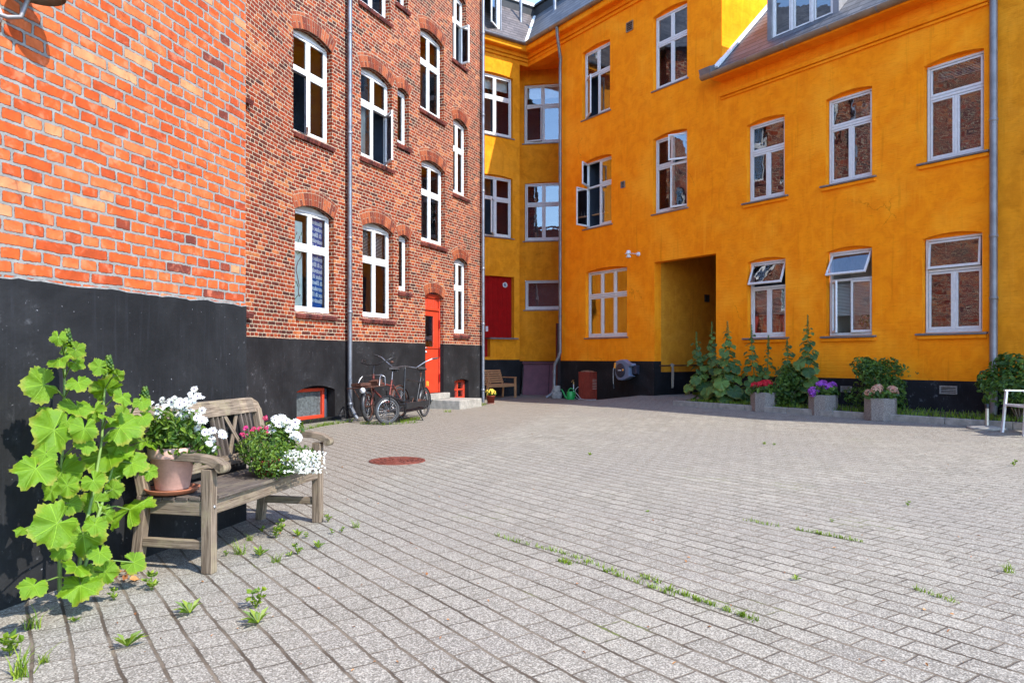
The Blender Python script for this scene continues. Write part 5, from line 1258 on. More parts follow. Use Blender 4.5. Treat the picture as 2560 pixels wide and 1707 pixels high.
# pot and flowers on the bench
def daisy(mb, c, nrm, r_, mp=0, me=1):
    nrm = Vector(nrm).normalized(); t = nrm.orthogonal().normalized(); s_ = nrm.cross(t); n = 13; c = Vector(c); a0 = random.random()
    for k in range(n):
        a = a0 + 2 * math.pi * k / n; d = t * math.cos(a) + s_ * math.sin(a); e = nrm.cross(d); L = r_ * random.uniform(.85, 1.08); w = r_ * .2
        mb.add([c + d * r_ * .12, c + d * L * .6 + e * w + nrm * r_ * .06, c + d * L - nrm * r_ * .08, c + d * L * .6 - e * w + nrm * r_ * .06], [(0, 1, 2, 3)], mp, [[(0, 0)] * 4])
    mb.lathe([(r_ * .2, 0), (r_ * .14, r_ * .1), (0, r_ * .12)], 8, c, me, nrm.to_track_quat('Z', 'Y').to_matrix())
pc = Vector((-1.945, 4.24, .43))
pot = thing('flower_pot', 'large terracotta pot on its saucer at the near end of the bench', 'pot', T(*pc))
MB().lathe([(.088, .022), (.09, .025), (.118, .2), (.126, .2), (.13, .205), (.132, .255), (.126, .26), (.116, .255), (.112, .21)], 32, pc).build('pot', m['terra'], pot)
MB().lathe([(0, .0), (.125, .0), (.146, .022), (.148, .028), (.138, .028), (.122, .012), (0, .012)], 32, pc).build('saucer', m['terra_saucer'], pot)
MB().lathe([(0, .235), (.114, .23)], 24, pc).build('soil', m['soil'], pot)
def sprigs(mb, c, r_, h, n, leafL, mi=0, lean=.9):
    for i in range(n):
        a = random.uniform(0, 6.28); rr = r_ * math.sqrt(random.random()); base = Vector((c[0] + .3 * rr * math.cos(a), c[1] + .3 * rr * math.sin(a), c[2])); top = Vector((c[0] + rr * math.cos(a) * lean, c[1] + rr * math.sin(a) * lean, c[2] + h * random.uniform(.55, 1.0)))
        for k in range(7):
            f = (k + 1) / 7; p = base.lerp(top, f); d = Vector((random.gauss(0, 1), random.gauss(0, 1), random.gauss(.3, .6))).normalized(); leaf4(mb, p + d * leafL * .4, (d.cross(Vector((random.gauss(0, 1), random.gauss(0, 1), random.gauss(0, 1)))) + Vector((0, 0, .5))).normalized(), leafL * random.uniform(.7, 1.3), mi, .32)
fl = thing('daisies', 'white daisies with dark eyes growing out of the terracotta pot', 'flowers', T(pc.x, pc.y, pc.z + .24))
q = MB(); ft = pc + Vector((.01, 0, .24)); sprigs(q, ft, .17, .24, 130, .045); leafball(q, ft + Vector((0.03, 0, .06)), (.18, .17, .12), 420, .042, 0, .3); leafball(q, ft + Vector((.14, .04, .0)), (.1, .1, .09), 160, .035)
q.build('foliage', m['herb'], fl)
q = MB(); cnt = 0
for (x, y, n, sp) in ((930, 430, 16, 60), (870, 440, 10, 30), (985, 430, 8, 30), (825, 500, 3, 22), (790, 450, 5, 22), (1020, 495, 6, 26), (1050, 520, 5, 22), (1085, 590, 5, 34), (1115, 615, 5, 34), (1150, 600, 2, 20), (905, 465, 8, 40)):
    for _ in range(n):
        xx, yy = x + random.gauss(0, sp * .85), y + random.gauss(0, 30); P = ray(*c8(xx, yy), pc.y + random.uniform(-.12, .1)); nrm = Vector((random.gauss(.15, .45), random.gauss(-.7, .35), random.gauss(.6, .3))); daisy(q, P, nrm, random.uniform(.021, .029))
q.build('blossoms', [m['petal_white'], m['eye']], fl)
P2 = Vector((-1.60, 4.98, .43))
tr = thing('flower_trough', 'low brown trough of flowers at the far end of the bench', 'planter', T(*P2))
q = MB(); q.lathe([(.0, .005), (.1, .005), (.12, .09), (.125, .095), (.125, .105), (.115, .105), (.11, .09), (0, .085)], 24, P2, 0, None, True, 0, 1., 1.9); q.build('trough', m['hatchred'], tr, None)
fl = thing('mixed_flowers', 'mixed white, magenta and tiny white flowers spilling over the far bench end', 'flowers', T(P2.x, P2.y, P2.z + .12))
q = MB(); leafball(q, P2 + Vector((-.05, .0, .17)), (.19, .26, .14), 1100, .03, 0, .3); leafball(q, P2 + Vector((.08, -.02, .09)), (.2, .33, .1), 1300, .024, 0, .3); leafball(q, P2 + Vector((.05, -.2, .1)), (.16, .16, .12), 700, .026, 0, .3); leafball(q, P2 + Vector((-.0, .2, .25)), (.14, .16, .1), 350, .04, 0, .3)
q.build('foliage', m['herb'], fl)
q = MB()
for _ in range(420):
    xx, yy = random.triangular(1400, 1690, 1580), 0; f = (xx - 1400) / 290; yy = random.uniform(660 + 20 * f, 790); P = ray(*c8(xx, yy), P2.y - .36 + random.uniform(0, .22) + (790 - yy) / 130 * .12)
    nrm = Vector((random.gauss(.1, .4), random.gauss(-.5, .3), random.gauss(.7, .3))).normalized()
    for k in range(2): leaf4(q, P, (nrm + Vector((random.gauss(0, .3), 0, random.gauss(0, .3)))).normalized(), .017, 0, .85)
q.build('alyssum', m['petal_white'], fl)
q = MB()
for (x, y, n, sp) in ((1450, 515, 8, 24), (1500, 550, 7, 26), (1540, 595, 7, 20), (1395, 565, 4, 18), (1420, 520, 3, 14)):
    for _ in range(n): daisy(q, ray(*c8(x + random.gauss(0, sp * .6), y + random.gauss(0, 12)), P2.y + random.uniform(0, .2)), (random.gauss(.2, .3), random.gauss(-.5, .25), .7), random.uniform(.028, .04))
q.build('blossoms', [m['petal_white'], m['eye']], fl)
q = MB()
for (x, y) in ((1368, 505), (1372, 555), (1340, 560), (1265, 555), (1270, 600), (1300, 575), (1310, 560), (1375, 580), (1250, 590)):
    P = ray(*c8(x, y), P2.y - .05); leafball(q, P, (.016, .016, .016), 22, .02)
q.build('geranium_heads', m['petal_magenta'], fl)
# ------------------------------------------------------------------ weeds in the paving
def weed(kind):
    q = MB(); random.seed(kind)
    for i in range(12 if kind % 2 else 9):
        a = i * 2.4; L = random.uniform(.035, .075); d = Vector((math.cos(a), math.sin(a), random.uniform(.35, 1.3))).normalized(); s_ = d.cross(Vector((0, 0, 1))).normalized() * L * (.14 if kind % 2 else .24); b_ = Vector((0, 0, .004)); e = b_ + d * L
        mdp = b_ + d * L * .55 + Vector((0, 0, .01)); q.add([b_, mdp + s_, e, mdp - s_], [(0, 1, 2, 3)], 0, [[(0, 0)] * 4])
    return q
def tuft(seed):
    q = MB(); random.seed(seed)
    for _ in range(34): blade(q, (random.gauss(0, .014), random.gauss(0, .014), 0), random.uniform(.03, .085), random.uniform(0, 6.28), random.uniform(.3, 1.3), .0022)
    return q
def rosette(seed):
    q = MB(); random.seed(seed)
    for i in range(5):
        a = random.uniform(0, 6.28); b_ = Vector((.022 * math.cos(a) * (i > 0), .022 * math.sin(a) * (i > 0), .02 + .012 * i))
        for k in range(5): d = Vector((math.cos(a + k * 1.26), math.sin(a + k * 1.26), random.uniform(.1, .6))).normalized(); leaf4(q, b_ + d * .016, (d.cross(Vector((-d.y, d.x, 0))) * -1 + Vector((0, 0, .4))), random.uniform(.018, .032), 0, .65)
        q.tube([(0, 0, 0), b_], .0018, 4, 0, False)
    return q
WD = [w_.build('weed', m['weed']) for w_ in (weed(1), tuft(2), rosette(3), tuft(4), weed(5), rosette(6))]
def scatter(pts, label, group, scale=1.):
    for i, (px, py) in enumerate(pts):
        p = gnd(px, py); p.z = gz(p.x, p.y); src = WD[(i * 5 + int(px)) % 6]; o = src if src.get('used') is None else src.copy()
        if o is not src: C.objects.link(o)
        else: src['used'] = 1
        for k_ in ('label', 'category', 'group'):
            if k_ in o: del o[k_]
        o.matrix_basis = T(*p) @ RZ(random.uniform(0, 6.28)) @ Matrix.Scale(scale * random.uniform(.55, 1.5), 4); WM[o.name] = o.matrix_basis
        tag(o, label, 'weed', group)
scatter([(625, 1350), (690, 1345), (655, 1330), (745, 1340), (705, 1325), (820, 1305), (830, 1335), (765, 1345), (745, 1385), (690, 1405), (855, 1330), (890, 1318), (796, 1370), (725, 1390), (565, 1390), (600, 1385), (650, 1430 - 40)], 'small leafy green weed between pavers beside the bench legs', 'weeds beside the bench', .75)
scatter([(85, 1570), (110, 1655), (25, 1640), (380, 1475), (285, 1500), (185, 1555), (318, 1618), (475, 1535), (640, 1520), (645, 1560), (55, 1690)], 'small green weed in the foreground paving below the hollyhock', 'weeds in the foreground', .9)
scatter([(1620, 1280), (1475, 1138), (2080, 1305), (2270, 1265), (2535, 1165), (2520, 1430), (1990, 1450), (1910, 1110), (1935, 1112)], 'tiny green weed in the open paving of the yard', 'weeds in the open yard', .6)
# fallen leaves by the hollyhock
q = MB()
for _ in range(14):
    p = gnd(random.uniform(280, 350), random.uniform(1430, 1460)); leaf4(q, (p.x, p.y, .012 + random.random() * .02), (random.gauss(0, .4), random.gauss(0, .4), 1), random.uniform(.03, .07), 0, .6)
g = q.build('fallen_leaves', m['dead']); tag(g, 'few dry orange leaves lying at the foot of the hollyhock', 'leaves', kind='stuff')
# scraps blown over the paving
q = MB()
for _ in range(150):
    px, py = random.uniform(250, 2500), 1060 + 620 * random.random() ** 1.2; p = gnd(px, py)
    if p.x < -1.9: continue
    leaf4(q, (p.x, p.y, gz(p.x, p.y) + .006), (random.gauss(0, .3), random.gauss(0, .3), 1), random.uniform(.008, .024), 0, random.uniform(.3, .7))
g = q.build('leaf_litter', m['dead']); tag(g, 'tiny dry leaf scraps scattered over the paving', 'litter', kind='stuff')
# ------------------------------------------------------------------ manhole cover
p = gnd(993, 1152); mh = thing('manhole_cover', 'round rust red iron manhole cover set in the paving', 'manhole cover', T(p.x, p.y, 0))
q = MB().lathe([(.325, -.02), (.325, .008), (.3, .01), (.296, .004), (.0, .004)], 48, p)
for i in range(1, 5):
    r_ = .06 * i + .02; q.lathe([(r_ - .012, .004), (r_ - .009, .01), (r_ + .009, .01), (r_ + .012, .004)], 40, p)
for i in range(12):
    a = i * math.pi / 6; q.box((p.x + math.cos(a) * .16, p.y + math.sin(a) * .16, .007), (.2, .014, .01), 0, Matrix.Rotation(a, 3, 'Z'))
q.build('lid', m['cover'], mh)
# ------------------------------------------------------------------ bicycles
def wheel(b, c, r, tw, steer, nsp=28, mats=('rubber', 'chrome'), name='wheel', lean=0):
    """wheel in the x-z plane turned by steer about z"""
    M = WM[b.name] @ T(*c) @ RZ(steer); rt = Matrix.Rotation(R(90), 3, 'X')
    q = MB(); n = 10; pr = [(r - tw + tw * math.cos(2 * math.pi * i / n), tw * math.sin(2 * math.pi * i / n)) for i in range(n + 1)]
    q.lathe(pr, 44, (0, 0, 0), 0, rt); w = q.build(name, m[mats[0]], b, M)
    q = MB(); q.lathe([(r - 2 * tw - .012, -.012), (r - 2 * tw + .004, -.014), (r - 2 * tw + .004, .014), (r - 2 * tw - .012, .012), (r - 2 * tw - .012, -.012)], 44, (0, 0, 0), 0, rt); q.build('rim', m[mats[1]], w, M)
    q = MB()
    for i in range(nsp):
        a = 2 * math.pi * i / nsp; a2 = a + .35 * (1 if i % 2 else -1); s_ = .03 * (1 if i % 4 < 2 else -1)
        q.tube([(.02 * math.cos(a2), s_, .02 * math.sin(a2)), ((r - 2 * tw) * math.cos(a), 0, (r - 2 * tw) * math.sin(a))], .0024, 4, 0, False)
    q.build('spokes', m['chrome'], w, M)
    q = MB().tube([(0, -.05, 0), (0, .05, 0)], .016, 10); q.tube([(0, -.065, 0), (0, .065, 0)], .006, 6); q.build('hub', m['rust'], w, M); return w
def saddle(b, c, mat='saddle'):
    q = MB(); P = [(-.13, .085, 0), (-.1, .1, .012), (-.03, .085, .016), (.05, .045, .008), (.14, .02, -.002)]; n = 9; vs = []
    for x, hw, z in P:
        for i in range(n):
            a = math.pi * i / (n - 1); vs.append((c[0] + x, c[1] + hw * math.cos(a), c[2] + z + .028 * math.sin(a) - .03 * (1 - math.sin(a)) * (hw / .1)))
    fs = [(i * n + k, i * n + k + 1, (i + 1) * n + k + 1, (i + 1) * n + k) for i in range(len(P) - 1) for k in range(n - 1)]
    q.add(vs, fs, 0, None, True); q.poly(vs[:n]); 
    for i in range(3): q.tube([(c[0] - .09, c[1] + .05 * (i - 1), c[2] - .06), (c[0] - .09, c[1] + .05 * (i - 1), c[2] - .015)], .014, 8)
    return q.build('saddle', m[mat], b, WM[b.name])
def tubes(b, name, mat, lst, r=.014, smooth=8):
    q = MB()
    for l in lst:
        rr = r
        if isinstance(l, tuple) and isinstance(l[1], float): l, rr = l
        q.tube(l, rr, smooth)
    return q.build(name, m[mat], b, WM[b.name])
def hoops(b, c, r, a0, a1, mat, w=.05, steer=0., name='mudguard'):
    q = MB(); n = 18; pr = [(-w / 2, -.012), (-w / 4, 0), (w / 4, 0), (w / 2, -.012)]; vs = []
    for i in range(n + 1):
        a = a0 + (a1 - a0) * i / n
        for y, d in pr: vs.append(((r + d) * math.cos(a), y, (r + d) * math.sin(a)))
    q.add(vs, [(i * 4 + k, i * 4 + k + 1, (i + 1) * 4 + k + 1, (i + 1) * 4 + k) for i in range(n) for k in range(3)], 0, None, True)
    return q.build(name, m[mat], b, WM[b.name] @ T(*c) @ RZ(steer))
# black cargo bicycle: small front wheel towards the viewer
p0, p1 = gnd(1061, 1041.5), gnd(968, 1061); fx = (p1 - p0).normalized(); Lw = (p1 - p0).length
Mb = Matrix(((fx.x, -fx.y, 0, p0.x), (fx.y, fx.x, 0, p0.y), (0, 0, 1, 0), (0, 0, 0, 1)))
bk = thing('cargo_bicycle', 'black cargo bicycle with small front wheel, leaning by the red door step', 'bicycle', Mb)
r1, r2 = .29, .245
wheel(bk, (0, 0, r1), r1, .02, 0, 32); wheel(bk, (Lw, 0, r2), r2, .026, R(-38), 24)
hoops(bk, (0, 0, r1), r1 + .025, R(10), R(190), 'blackmetal')
hoops(bk, (Lw, 0, r2), r2 + .025, R(20), R(160), 'blackmetal', .06, R(-38))
hx_ = Lw * .60
tubes(bk, 'frame', 'blackmetal', [[(0, .06, r1), (.22, .04, .72)], [(0, -.06, r1), (.22, -.04, .72)], [(0, .06, r1), (.42, .03, .30)], [(0, -.06, r1), (.42, -.03, .30)], ([(.42, 0, .30), (.2, 0, .8)], .017), ([(.42, 0, .30), (hx_ - .02, 0, .34)], .02), ([(.25, 0, .7), (hx_ - .06, 0, .78)], .017), ([(hx_ - .02, 0, .3), (hx_ - .09, 0, .98)], .021),
    ([(hx_ - .02, .0, .36), (Lw - .05, 0, .52)], .02), ([(Lw - .02, 0, .52), (Lw + .02, 0, .62)], .024)], .012)
tubes(bk, 'cargo_frame', 'blackmetal', [[(.3, .2, .34), (Lw - .32, .2, .34)], [(.3, -.2, .34), (Lw - .32, -.2, .34)], [(.3, .2, .34), (.3, -.2, .34)], [(Lw - .32, .2, .34), (Lw - .32, -.2, .34)], [(.3, .2, .34), (.3, .2, .2), (Lw - .32, .2, .2), (Lw - .32, .2, .34)], [(.3, -.2, .34), (.3, -.2, .2), (Lw - .32, -.2, .2), (Lw - .32, -.2, .34)]], .011)
q = MB(); q.box((Lw * .5 - .02, .215, .31), (Lw * .62, .02, .1)); q.box((Lw * .5 - .02, -.215, .31), (Lw * .62, .02, .1)); q.box((Lw * .5 - .02, 0, .21), (Lw * .6, .36, .015)); q.build('cargo_board', m['blackmetal'], bk, Mb, .003, 1)
tubes(bk, 'fork', 'blackmetal', [[(Lw + .0, .06, r2), (Lw - .01, .05, .5)], [(Lw + .0, -.06, r2), (Lw - .01, -.05, .5)], [(Lw - .01, .05, .5), (Lw - .01, -.05, .5)]], .012)
hb = Vector((hx_ - .1, 0, 1.03))
tubes(bk, 'handlebar', 'chrome', [([hb + Vector((0, 0, -.1)), hb], .013), ([hb + Vector(v) for v in ((-.28, .52, .15), (-.2, .46, .14), (-.09, .36, .08), (.0, .22, -.03), (.02, 0, 0), (.0, -.24, -.03), (-.03, -.4, .08), (-.02, -.5, .17), (-.08, -.62, .2))], .012)])
tubes(bk, 'grip', 'rubber', [([hb + Vector((-.3, .535, .155)), hb + Vector((-.2, .46, .14))], .015), ([hb + Vector((-.06, -.58, .192)), hb + Vector((-.12, -.7, .215))], .015)])
q = MB().lathe([(0, 0), (.03, .005), (.035, .03), (.02, .05), (0, .05)], 12, hb + Vector((-.06, -.3, .05)), 0); q.build('bell', m['rust'], bk, Mb)
tubes(bk, 'seat_post', 'rust', [([(.2, 0, .8), (.19, 0, .93)], .013)]); saddle(bk, (.22, 0, .97))
q = MB().lathe([(.0, -.012), (.09, -.012), (.095, -.008), (.095, .004), (.08, .006), (0, .006)], 28, (.42, .06, .30), 0, Matrix.Rotation(R(90), 3, 'X')); q.tube([(.42, .1, .30), (.52, .1, .2)], .01, 6); q.tube([(.42, -.1, .30), (.32, -.1, .4)], .01, 6); q.build('crank', m['rust'], bk, Mb)
for v in ((.55, .13, .19), (.29, -.13, .41)): MB().box(v, (.09, .08, .02)).build('pedal', m['rubber'], bk, Mb)
tubes(bk, 'stand', 'blackmetal', [[(Lw * .5, .2, .2), (Lw * .5 - .08, .3, .0)], [(Lw * .5, -.2, .2), (Lw * .5 - .08, -.3, .0)], [(Lw * .5 - .08, .3, .0), (Lw * .5 - .08, -.3, .0)]], .01)
MB().box((-.16, .0, .66), (.03, .055, .1)).build('reflector', m['orange'], bk, Mb, .008, 2)
tubes(bk, 'chain_stay_guard', 'rust', [([(0, .05, r1 + .04), (.42, .05, .37)], .01), ([(0, .05, r1 - .04), (.42, .05, .23)], .01)])
# rusty carrier bicycle behind it, front carrier towards the viewer
p1 = gnd(922, 1055); fx = Vector((-.40, -.917, 0)).normalized(); wb = 1.1; p0 = p1 - fx * wb
Mr = Matrix(((fx.x, -fx.y, 0, p0.x), (fx.y, fx.x, 0, p0.y), (0, 0, 1, 0), (0, 0, 0, 1))) @ RX(R(4))
rb = thing('rusty_bicycle', 'rusty dark red bicycle with big front carrier rack, between drainpipe and cargo bicycle', 'bicycle', Mr)
r1 = .31
wheel(rb, (0, 0, r1), r1, .022, 0, 30, ('rubber', 'rust')); wheel(rb, (wb, 0, r1 - .02), r1 - .02, .032, R(14), 30, ('rubber', 'rust'))
hoops(rb, (0, 0, r1), r1 + .028, R(-20), R(175), 'rust', .06); hoops(rb, (wb, 0, r1 - .02), r1 + .012, R(-10), R(165), 'blackmetal', .075, R(14))
tubes(rb, 'frame', 'rustred', [[(0, .06, r1), (.42, .03, .28)], [(0, -.06, r1), (.42, -.03, .28)], [(0, .06, r1), (.25, .03, .66)], [(0, -.06, r1), (.25, -.03, .66)], ([(.42, 0, .28), (.24, 0, .76)], .017), ([(.42, 0, .28), (.9, 0, .6)], .019), ([(.28, 0, .64), (.88, 0, .76)], .017), ([(.92, 0, .56), (.86, 0, .88)], .021), [(wb, .07, r1), (.94, .055, .6)], [(wb, -.07, r1), (.94, -.055, .6)], [(.94, .055, .6), (.94, -.055, .6)]], .012)
cx0, cx1, cw, cz = .86, 1.36, .25, .66
tubes(rb, 'front_carrier', 'rust', [[(cx0, cw, cz), (cx1, cw, cz - .02)], [(cx0, -cw, cz), (cx1, -cw, cz - .02)], [(cx1, cw, cz - .02), (cx1, -cw, cz - .02)], [(cx0, cw, cz), (cx0, -cw, cz)], [(cx0, .12, cz), (cx1, .12, cz - .02)], [(cx0, 0, cz), (cx1, 0, cz - .02)], [(cx0, -.12, cz), (cx1, -.12, cz - .02)], [(1.1, cw, cz), (1.1, -cw, cz)],
    [(cx1, .12, cz - .02), (wb + .02, .075, r1)], [(cx1, -.12, cz - .02), (wb + .02, -.075, r1)], [(cx1 - .03, cw, cz), (wb + .1, .2, .3), (wb + .04, .13, .12), (wb, .08, r1 - .02)]], .0095)
tubes(rb, 'carrier_hoop', 'chrome', [[(cx0, cw, cz), (cx0 + .0, cw, cz + .16), (cx0 + .05, cw - .04, cz + .2), (cx0 + .05, -cw + .04, cz + .2), (cx0, -cw, cz + .16), (cx0, -cw, cz)], [(cx0 + .2, cw, cz), (cx0 + .12, cw - .03, cz + .15), (cx0 + .05, cw - .04, cz + .2)], [(cx0 + .2, -cw, cz), (cx0 + .12, -cw + .03, cz + .15), (cx0 + .05, -cw + .04, cz + .2)]], .0095)
q = MB(); q.box((.95, .1, .72), (.16, .2, .1), 0, Matrix.Rotation(R(12), 3, 'Y')); q.box((1.15, -.08, .7), (.3, .24, .06), 0, Matrix.Rotation(R(-6), 3, 'Z')); q.build('carried_board', m['rust'], rb, Mr, .004, 1)
MB().lathe([(0, -.02), (.05, -.02), (.055, 0), (.045, .03), (0, .035)], 18, (cx1 + .02, .1, cz - .07), 0, Matrix.Rotation(R(90), 3, 'Y')).build('headlamp', m['alu'], rb, Mr)
tubes(rb, 'seat_post', 'chrome', [([(.24, 0, .76), (.2, 0, .92)], .013)]); saddle(rb, (.2, 0, .97))
hb = Vector((.82, 0, 1.06))
tubes(rb, 'handlebar', 'blackmetal', [([(.86, 0, .88), hb], .013), ([hb + Vector(v) for v in ((-.26, .36, .1), (-.14, .35, .12), (.0, .28, .06), (.03, .1, .0), (.03, -.1, .0), (.0, -.28, .06), (-.14, -.35, .12), (-.26, -.36, .1))], .0115)])
tubes(rb, 'stand', 'chrome', [[(.4, .05, .26), (.34, .26, .0)], [(.4, -.05, .26), (.34, -.24, .0)]], .009)
q = MB().lathe([(.0, -.012), (.095, -.012), (.1, 0), (.095, .008), (0, .008)], 28, (.42, -.06, .28), 0, Matrix.Rotation(R(90), 3, 'X')); q.tube([(.42, -.1, .28), (.5, -.1, .14)], .01, 6); q.tube([(.42, .1, .28), (.34, .1, .42)], .01, 6); q.build('crank', m['rust'], rb, Mr)
for v in ((.5, -.14, .14), (.34, .14, .42)): MB().box(v, (.09, .08, .02)).build('pedal', m['rubber'], rb, Mr)

# ------------------------------------------------------------------ wall lamp on the near building (mostly above the picture) and lamp on the yellow front
s_, z_ = F1.at(96, 2, .13); z_ += .025
lp = thing('wall_lamp', 'dark metal lamp on a curved pipe bracket, high on the near orange brick wall', 'lamp', F1.L(s_, -.13, z_))
MB().lathe([(.115, 0), (.118, .006), (.105, .04), (.06, .08), (.03, .1), (.03, .15), (0, .15)], 28, F1.pt(s_, .13, z_)).build('lamp_shade', m['gutter_brown'], lp)
sb, zb_ = F1.at(-12, 34); MB().tube([F1.pt(sb - .02, .0, zb_ - .0), F1.pt(sb + .02, .05, zb_ - .015), F1.pt(sb + .06, .085, zb_ - .0), F1.pt(sb + .085, .10, zb_ + .1), F1.pt(sb + .11, .115, z_ + .2), F1.pt(s_ - .03, .125, z_ + .22), F1.pt(s_, .13, z_ + .14)], .011, 10).build('bracket', m['zinc_dark'], lp)
MB().lathe([(0, .012), (.05, .012), (.055, 0)], 20, F1.pt(sb - .02, 0, zb_), 0, (F1.M.to_3x3() @ Matrix.Rotation(R(90), 3, 'X'))).build('wall_plate', m['alu'], lp)
s_, z_ = FY.at(1597, 635.5); W = FY.L(s_, 0, z_); rt = Matrix.Rotation(R(90), 3, 'X')
wl = thing('wall_lamp', 'white lamp on a short arm above the three-light window of the yellow house', 'lamp', W)
q = MB().lathe([(0, .05), (.05, .05), (.06, .03), (.06, 0)], 20, (0, 0, 0), 0, rt); q.build('wall_plate', m['alu'], wl, W)
MB().tube([(0, -.04, 0), (-.02, -.3, 0)], .011, 8).build('arm', m['alu'], wl, W)
MB().lathe([(0, .09), (.04, .085), (.06, .05), (.06, .02), (.1, .0), (.1, -.01), (.045, -.02), (.05, -.06), (.07, -.075), (.07, -.1), (.03, -.115), (0, -.115)], 24, (-.02, -.36, -.01)).build('lamp_head', m['alu'], wl, W)
# ------------------------------------------------------------------ hose reel
s_, z_ = FY.at(1557, 925.5, .2); W = FY.L(s_, -.2, z_); hr = thing('hose_reel', 'slate blue wall hose reel with orange guide on the black plinth', 'hose reel', W)
rr = .245; pts = [(-.24, .06), (-.255, .17), (-.2, .25), (-.05, .285), (.08, .29), (.2, .23), (.28, .19), (.4, .19), (.42, .12), (.3, .1), (.3, -.12), (.41, -.15), (.3, -.19), (.14, -.25), (.0, -.275), (-.12, -.265), (-.2, -.2), (-.25, -.08)]
q = MB(); n = len(pts); vs = [(x, -.07, z) for x, z in pts] + [(x * 1.02, .1, z * 1.02) for x, z in pts]
q.add(vs, [tuple(range(n))[::-1], tuple(range(n, 2 * n))] + [(i, (i + 1) % n, n + (i + 1) % n, n + i) for i in range(n)], 0); body = q.build('housing', m['reel_grey'], hr, W, .02, 3)
MB().lathe([(0, .095), (.17, .092), (.19, .08), (.2, .06)], 36, (-.02, 0, 0), 0, rt).build('drum_cover', m['reel_dark'], hr, W)
MB().lathe([(0, .01), (.028, .01), (.03, 0)], 18, (.1, -.093, .01), 0, rt).build('badge', m['orange'], hr, W)
text_obj('GARDENA', .027, m['ink_white'], hr, W @ T(-.085, -.0975, -.008) @ RX(R(90)), name='lettering')
MB().box((-.235, -.03, .13), (.06, .12, .16), 0, Matrix.Rotation(R(12), 3, 'Y')).build('hose_guide', m['orange'], hr, W, .015, 2)
MB().box((.0, .0, .285), (.12, .1, .03)).build('handle', m['orange'], hr, W, .008, 2)
MB().box((.4, .1, .02), (.16, .14, .24)).build('wall_bracket', m['reel_dark'], hr, W, .015, 2)
q = MB().tube([(-.26, -.06, .1), (-.3, -.07, .04), (-.315, -.07, -.1), (-.305, -.07, -.3), (-.31, -.06, -.4)], .009, 8); q.build('hose', m['hose'], hr, W)
MB().tube([(-.31, -.06, -.38), (-.3, -.06, -.47), (-.29, -.06, -.5)], [.012, .016, .02], 10).build('nozzle', m['blackmetal'], hr, W)
# ------------------------------------------------------------------ tap with hose, watering can, stones, small bench, flower pot, rope
s_, z_ = FY.at(1434, 954, .06); tp = thing('garden_tap', 'brass tap on a thin standpipe beside the red cellar flap', 'tap', FY.L(s_, 0, 0))
zt = z_; gy = gz(*FY.pt(s_, .06, 0)[:2])
MB().tube([FY.pt(s_, .06, gy), FY.pt(s_, .06, zt - .05)], .014, 8).build('standpipe', m['alu'], tp)
q = MB().tube([FY.pt(s_, .06, zt - .08), FY.pt(s_, .06, zt), FY.pt(s_ - .0, .1, zt + .02), FY.pt(s_, .14, zt - .01)], [.02, .018, .014, .014], 8); q.tube([FY.pt(s_ - .04, .08, zt + .05), FY.pt(s_ + .04, .08, zt + .05)], .009, 6); q.tube([FY.pt(s_, .08, zt + .01), FY.pt(s_, .08, zt + .05)], .006, 6); q.build('valve', m['brass'], tp)
gp = lambda px, py, z=.0: (lambda p: Vector((p.x, p.y, gz(p.x, p.y) + z)))(gnd(px, py, -.1))
q = MB(); P = [gp(1434, 1000, .03), gp(1437, 1003, .02), gp(1443, 1003, .05)]; c0 = gp(1449, 1002)
for i in range(12): a = -2.6 + i * .5; P.append(Vector((c0.x + .14 * math.cos(a), c0.y + .05 * math.sin(a), c0.z + .19 + .18 * math.sin(a) + 0)))
P += [gp(1452, 1003, .02), gp(1465, 1004.5, .012), gp(1480, 1005.5, .012), gp(1490, 1005, .012)]
q.tube(P, .009, 7); g = q.build('garden_hose', m['hose']); tag(g, 'thin grey garden hose looped on the ground by the watering can', 'hose')
p = gp(1426, 1003); W = T(*p) @ RZ(R(178)); wc = thing('watering_can', 'green plastic watering can in front of the drainpipe corner', 'watering can', W)
MB().lathe([(0, 0), (.115, 0), (.12, .01), (.105, .22), (.1, .235), (.05, .25)], 28, (0, 0, 0), 0, None, True, 0, 1.0, .72).build('tank', m['green_plastic'], wc, W)
MB().tube([(.1, 0, .04), (.15, 0, .08), (.2, 0, .2), (.25, 0, .29), (.27, 0, .3)], [.03, .026, .02, .016, .018], 12).build('spout', m['green_plastic'], wc, W)
MB().tube([(.06, 0, .235), (.05, 0, .29), (.0, 0, .335), (-.07, 0, .32), (-.13, 0, .24), (-.14, 0, .12), (-.115, 0, .06)], .014, 10).build('handle', m['green_plastic'], wc, W)
for (px, py, sx, sy, sz, z, lab) in ((1398, 995, .34, .24, .2, 0, 'flat lower stone block behind the foot of the corner drainpipe'), (1398, 996, .24, .18, .19, .2, 'upper stone block stacked behind the corner drainpipe')):
    p = Vector((1.37, 22.78, gz(1.37, 22.7))); q = MB(); vs = []
    bm_ = [(x, y, k) for k in range(4) for (x, y) in ((-1, -.7), (-.6, -1), (.6, -1), (1, -.6), (1, .7), (.5, 1), (-.7, 1), (-1, .5))]
    random.seed(int(sz * 100) + 5); vs = [(p.x + x * sx / 2 * random.uniform(.9, 1.04) * (1 if 0 < k < 3 else .93), p.y + y * sy / 2 * random.uniform(.9, 1.04), p.z + z + sz * k / 3 + random.uniform(-.006, .006)) for x, y, k in bm_]
    q.add(vs, [(k * 8 + i, k * 8 + (i + 1) % 8, (k + 1) * 8 + (i + 1) % 8, (k + 1) * 8 + i) for k in range(3) for i in range(8)] + [tuple(range(24, 32)), tuple(range(7, -1, -1))]); o = q.build('stone_block', m['stone'], None, None, .02, 2); tag(o, lab, 'stone')
